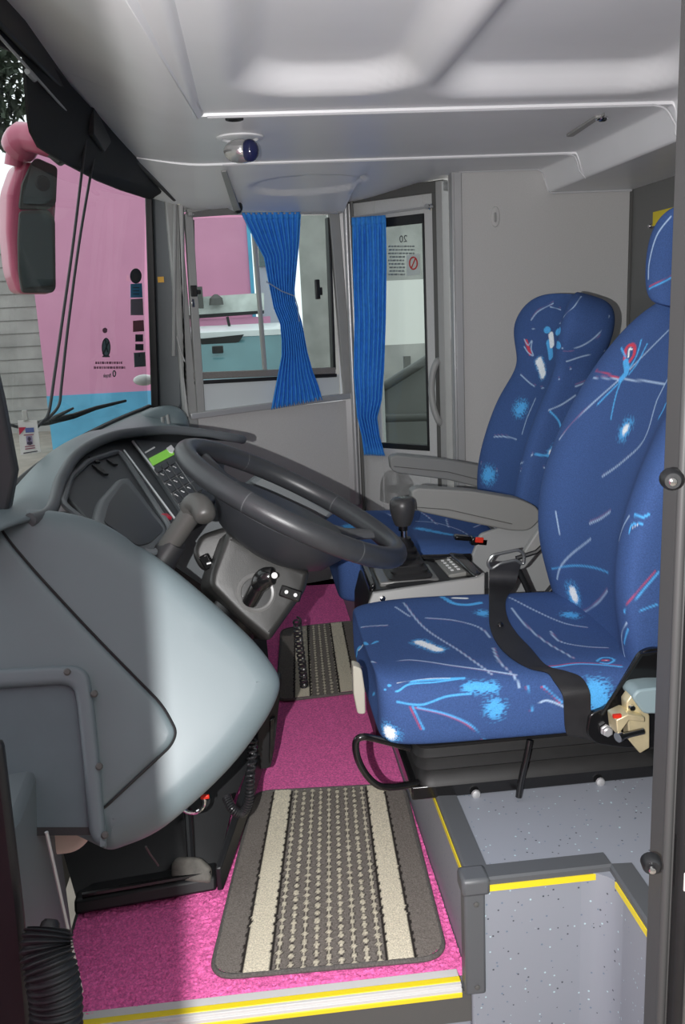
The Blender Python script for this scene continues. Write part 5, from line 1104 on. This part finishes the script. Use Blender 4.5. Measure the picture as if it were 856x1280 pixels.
# outside mirror on its arm
mr=thing('side_mirror','pink outside mirror with two glasses hanging beyond the windscreen','mirror',at(40,260,2.9))
MY=2.75
mp=Plane(at(40,270,MY),V((.55,-1,-.05)))
o=rounded(l2s(mp,[(22,206),(36,200),(60,206),(72,212),(72,250),(69,300),(70,352),(66,368),(24,368),(14,340),(9,290),(10,240)]),.02)
m=MB(); m.pillow(mp,o,.02,.09,step=.02); m.build('shell',pinkmir_m,mr)
m=MB(); m.slab(rounded([mp.px(x,y,.004) for x,y in [(37,206),(44,197),(71,209),(69,255),(60,262),(22,262),(26,230)]],.012),mp.n*.010); hs_=m.build('upper_housing',dgrey_m,mr,bevel=.003)
m=MB(); m.slab(rounded([mp.px(x,y,.015) for x,y in [(43,213),(67,217),(65,248),(57,255),(28,255),(31,232)]],.01),mp.n*.003); m.build('wide_angle_glass',mirror_m,mr)
m=MB(); m.lathe(mp.px(53,229,.018),mp.n,[(0,.022),(.01,.018)],16); m.build('mirror_pivot',black_m,mr)
m=MB(); m.slab(rounded([mp.px(x,y,.006) for x,y in [(23,264),(60,262),(68,275),(69,360),(65,366),(26,366),(22,340),(21,300)]],.012),mp.n*.009); m.build('lower_housing',dgrey_m,mr,bevel=.003)
m=MB(); m.slab(rounded([mp.px(x,y,.016) for x,y in [(25,268),(58,266),(65,278),(66,356),(29,360),(25,330)]],.01),mp.n*.003); m.build('main_glass',mirror_m,mr)
m=MB(); m.tube(spline([mp.px(18,208,-.03),at(22,188,MY),at(36,172,MY-.05),at(70,180,MY-.08),at(120,190,MY+.05),at(160,200,3.2)],5),[.028]*5+[.045,.05,.05,.05,.048]+[.04]*10+[.03]*6,14); m.build('arm',pinkmir_m,mr)
m=MB(); m.slab([at(x,y,MY-.1) for x,y in [(50,188),(62,182),(84,199),(72,206)]],(0,.04,0)); m.build('arm_cover',dgrey_m,mr,bevel=.006)
# wiper outside the windscreen
wi=thing('windscreen_wiper','dark wiper arm lying across the lower part of the windscreen','wiper',at(80,520,2.5))
wy=2.45
m=MB(); m.tube([at(45,530,wy),at(60,527,wy),at(92,520,wy+.05),at(120,510,wy+.15),at(157,501,wy+.3)],[.007,.010,.008,.006,.004],8); m.build('arm',rub_m,wi)
m=MB(); m.tube([at(50,531,wy),at(70,521,wy),at(92,510,wy)],[.004,.006,.003],8); m.build('blade',black_m,wi)
m=MB(); m.ball(at(180,475,3.5),(.042,.03,.022),8); lo=m.build('marker_lamp',M('lamp_shell',(200,202,200),.25),None); tag(lo,'rounded pale lamp housing outside the corner of the windscreen','lamp')
# ================================================================== LIGHT AND CAMERA
w=bpy.data.worlds.new('overcast_sky'); sc.world=w; w.use_nodes=True
nt=w.node_tree; bg=nt.nodes['Background']; bg.inputs[0].default_value=(.93,.97,1.0,1); bg.inputs[1].default_value=1.45
def lamp(name,typ,loc,power,size,rot=None,col=(1,1,1)):
    l=bpy.data.lights.new(name,typ); l.energy=power; l.color=col
    if typ=='POINT': l.shadow_soft_size=size
    o=bpy.data.objects.new(name,l); COL.objects.link(o); o.location=loc
    if rot: o.rotation_euler=rot
    return o
lamp('camera_flash','POINT',(-.085,.0,CH-.01),125,.004,col=(1,.99,.98))
for nm,loc,rot,sx,sy in (('doorway_sky',(.0,.9,.75),(math.radians(90),0,0),1.0,1.9),('windscreen_sky',(-.56,2.3,1.25),(0,math.radians(-90),0),.95,2.0)):
    l=bpy.data.lights.new(nm,'AREA'); l.shape='RECTANGLE'; l.size=sx; l.size_y=sy; l.energy=1; l.cycles.is_portal=True
    o=bpy.data.objects.new(nm,l); COL.objects.link(o); o.location=loc; o.rotation_euler=rot
cam=bpy.data.cameras.new('camera'); cam.sensor_fit='VERTICAL'; cam.sensor_height=36; cam.sensor_width=24.075; cam.lens=36*FOC/1280; cam.clip_start=.02
co=bpy.data.objects.new('camera',cam); COL.objects.link(co)
co.matrix_world=Matrix((( CR.x,CU.x,-FW.x,CAM.x),(CR.y,CU.y,-FW.y,CAM.y),(CR.z,CU.z,-FW.z,CAM.z),(0,0,0,1)))
sc.camera=co
vs=sc.view_settings; vs.view_transform='Standard'; vs.look='None'; vs.gamma=1; vs.use_curve_mapping=False; vs.exposure=.1
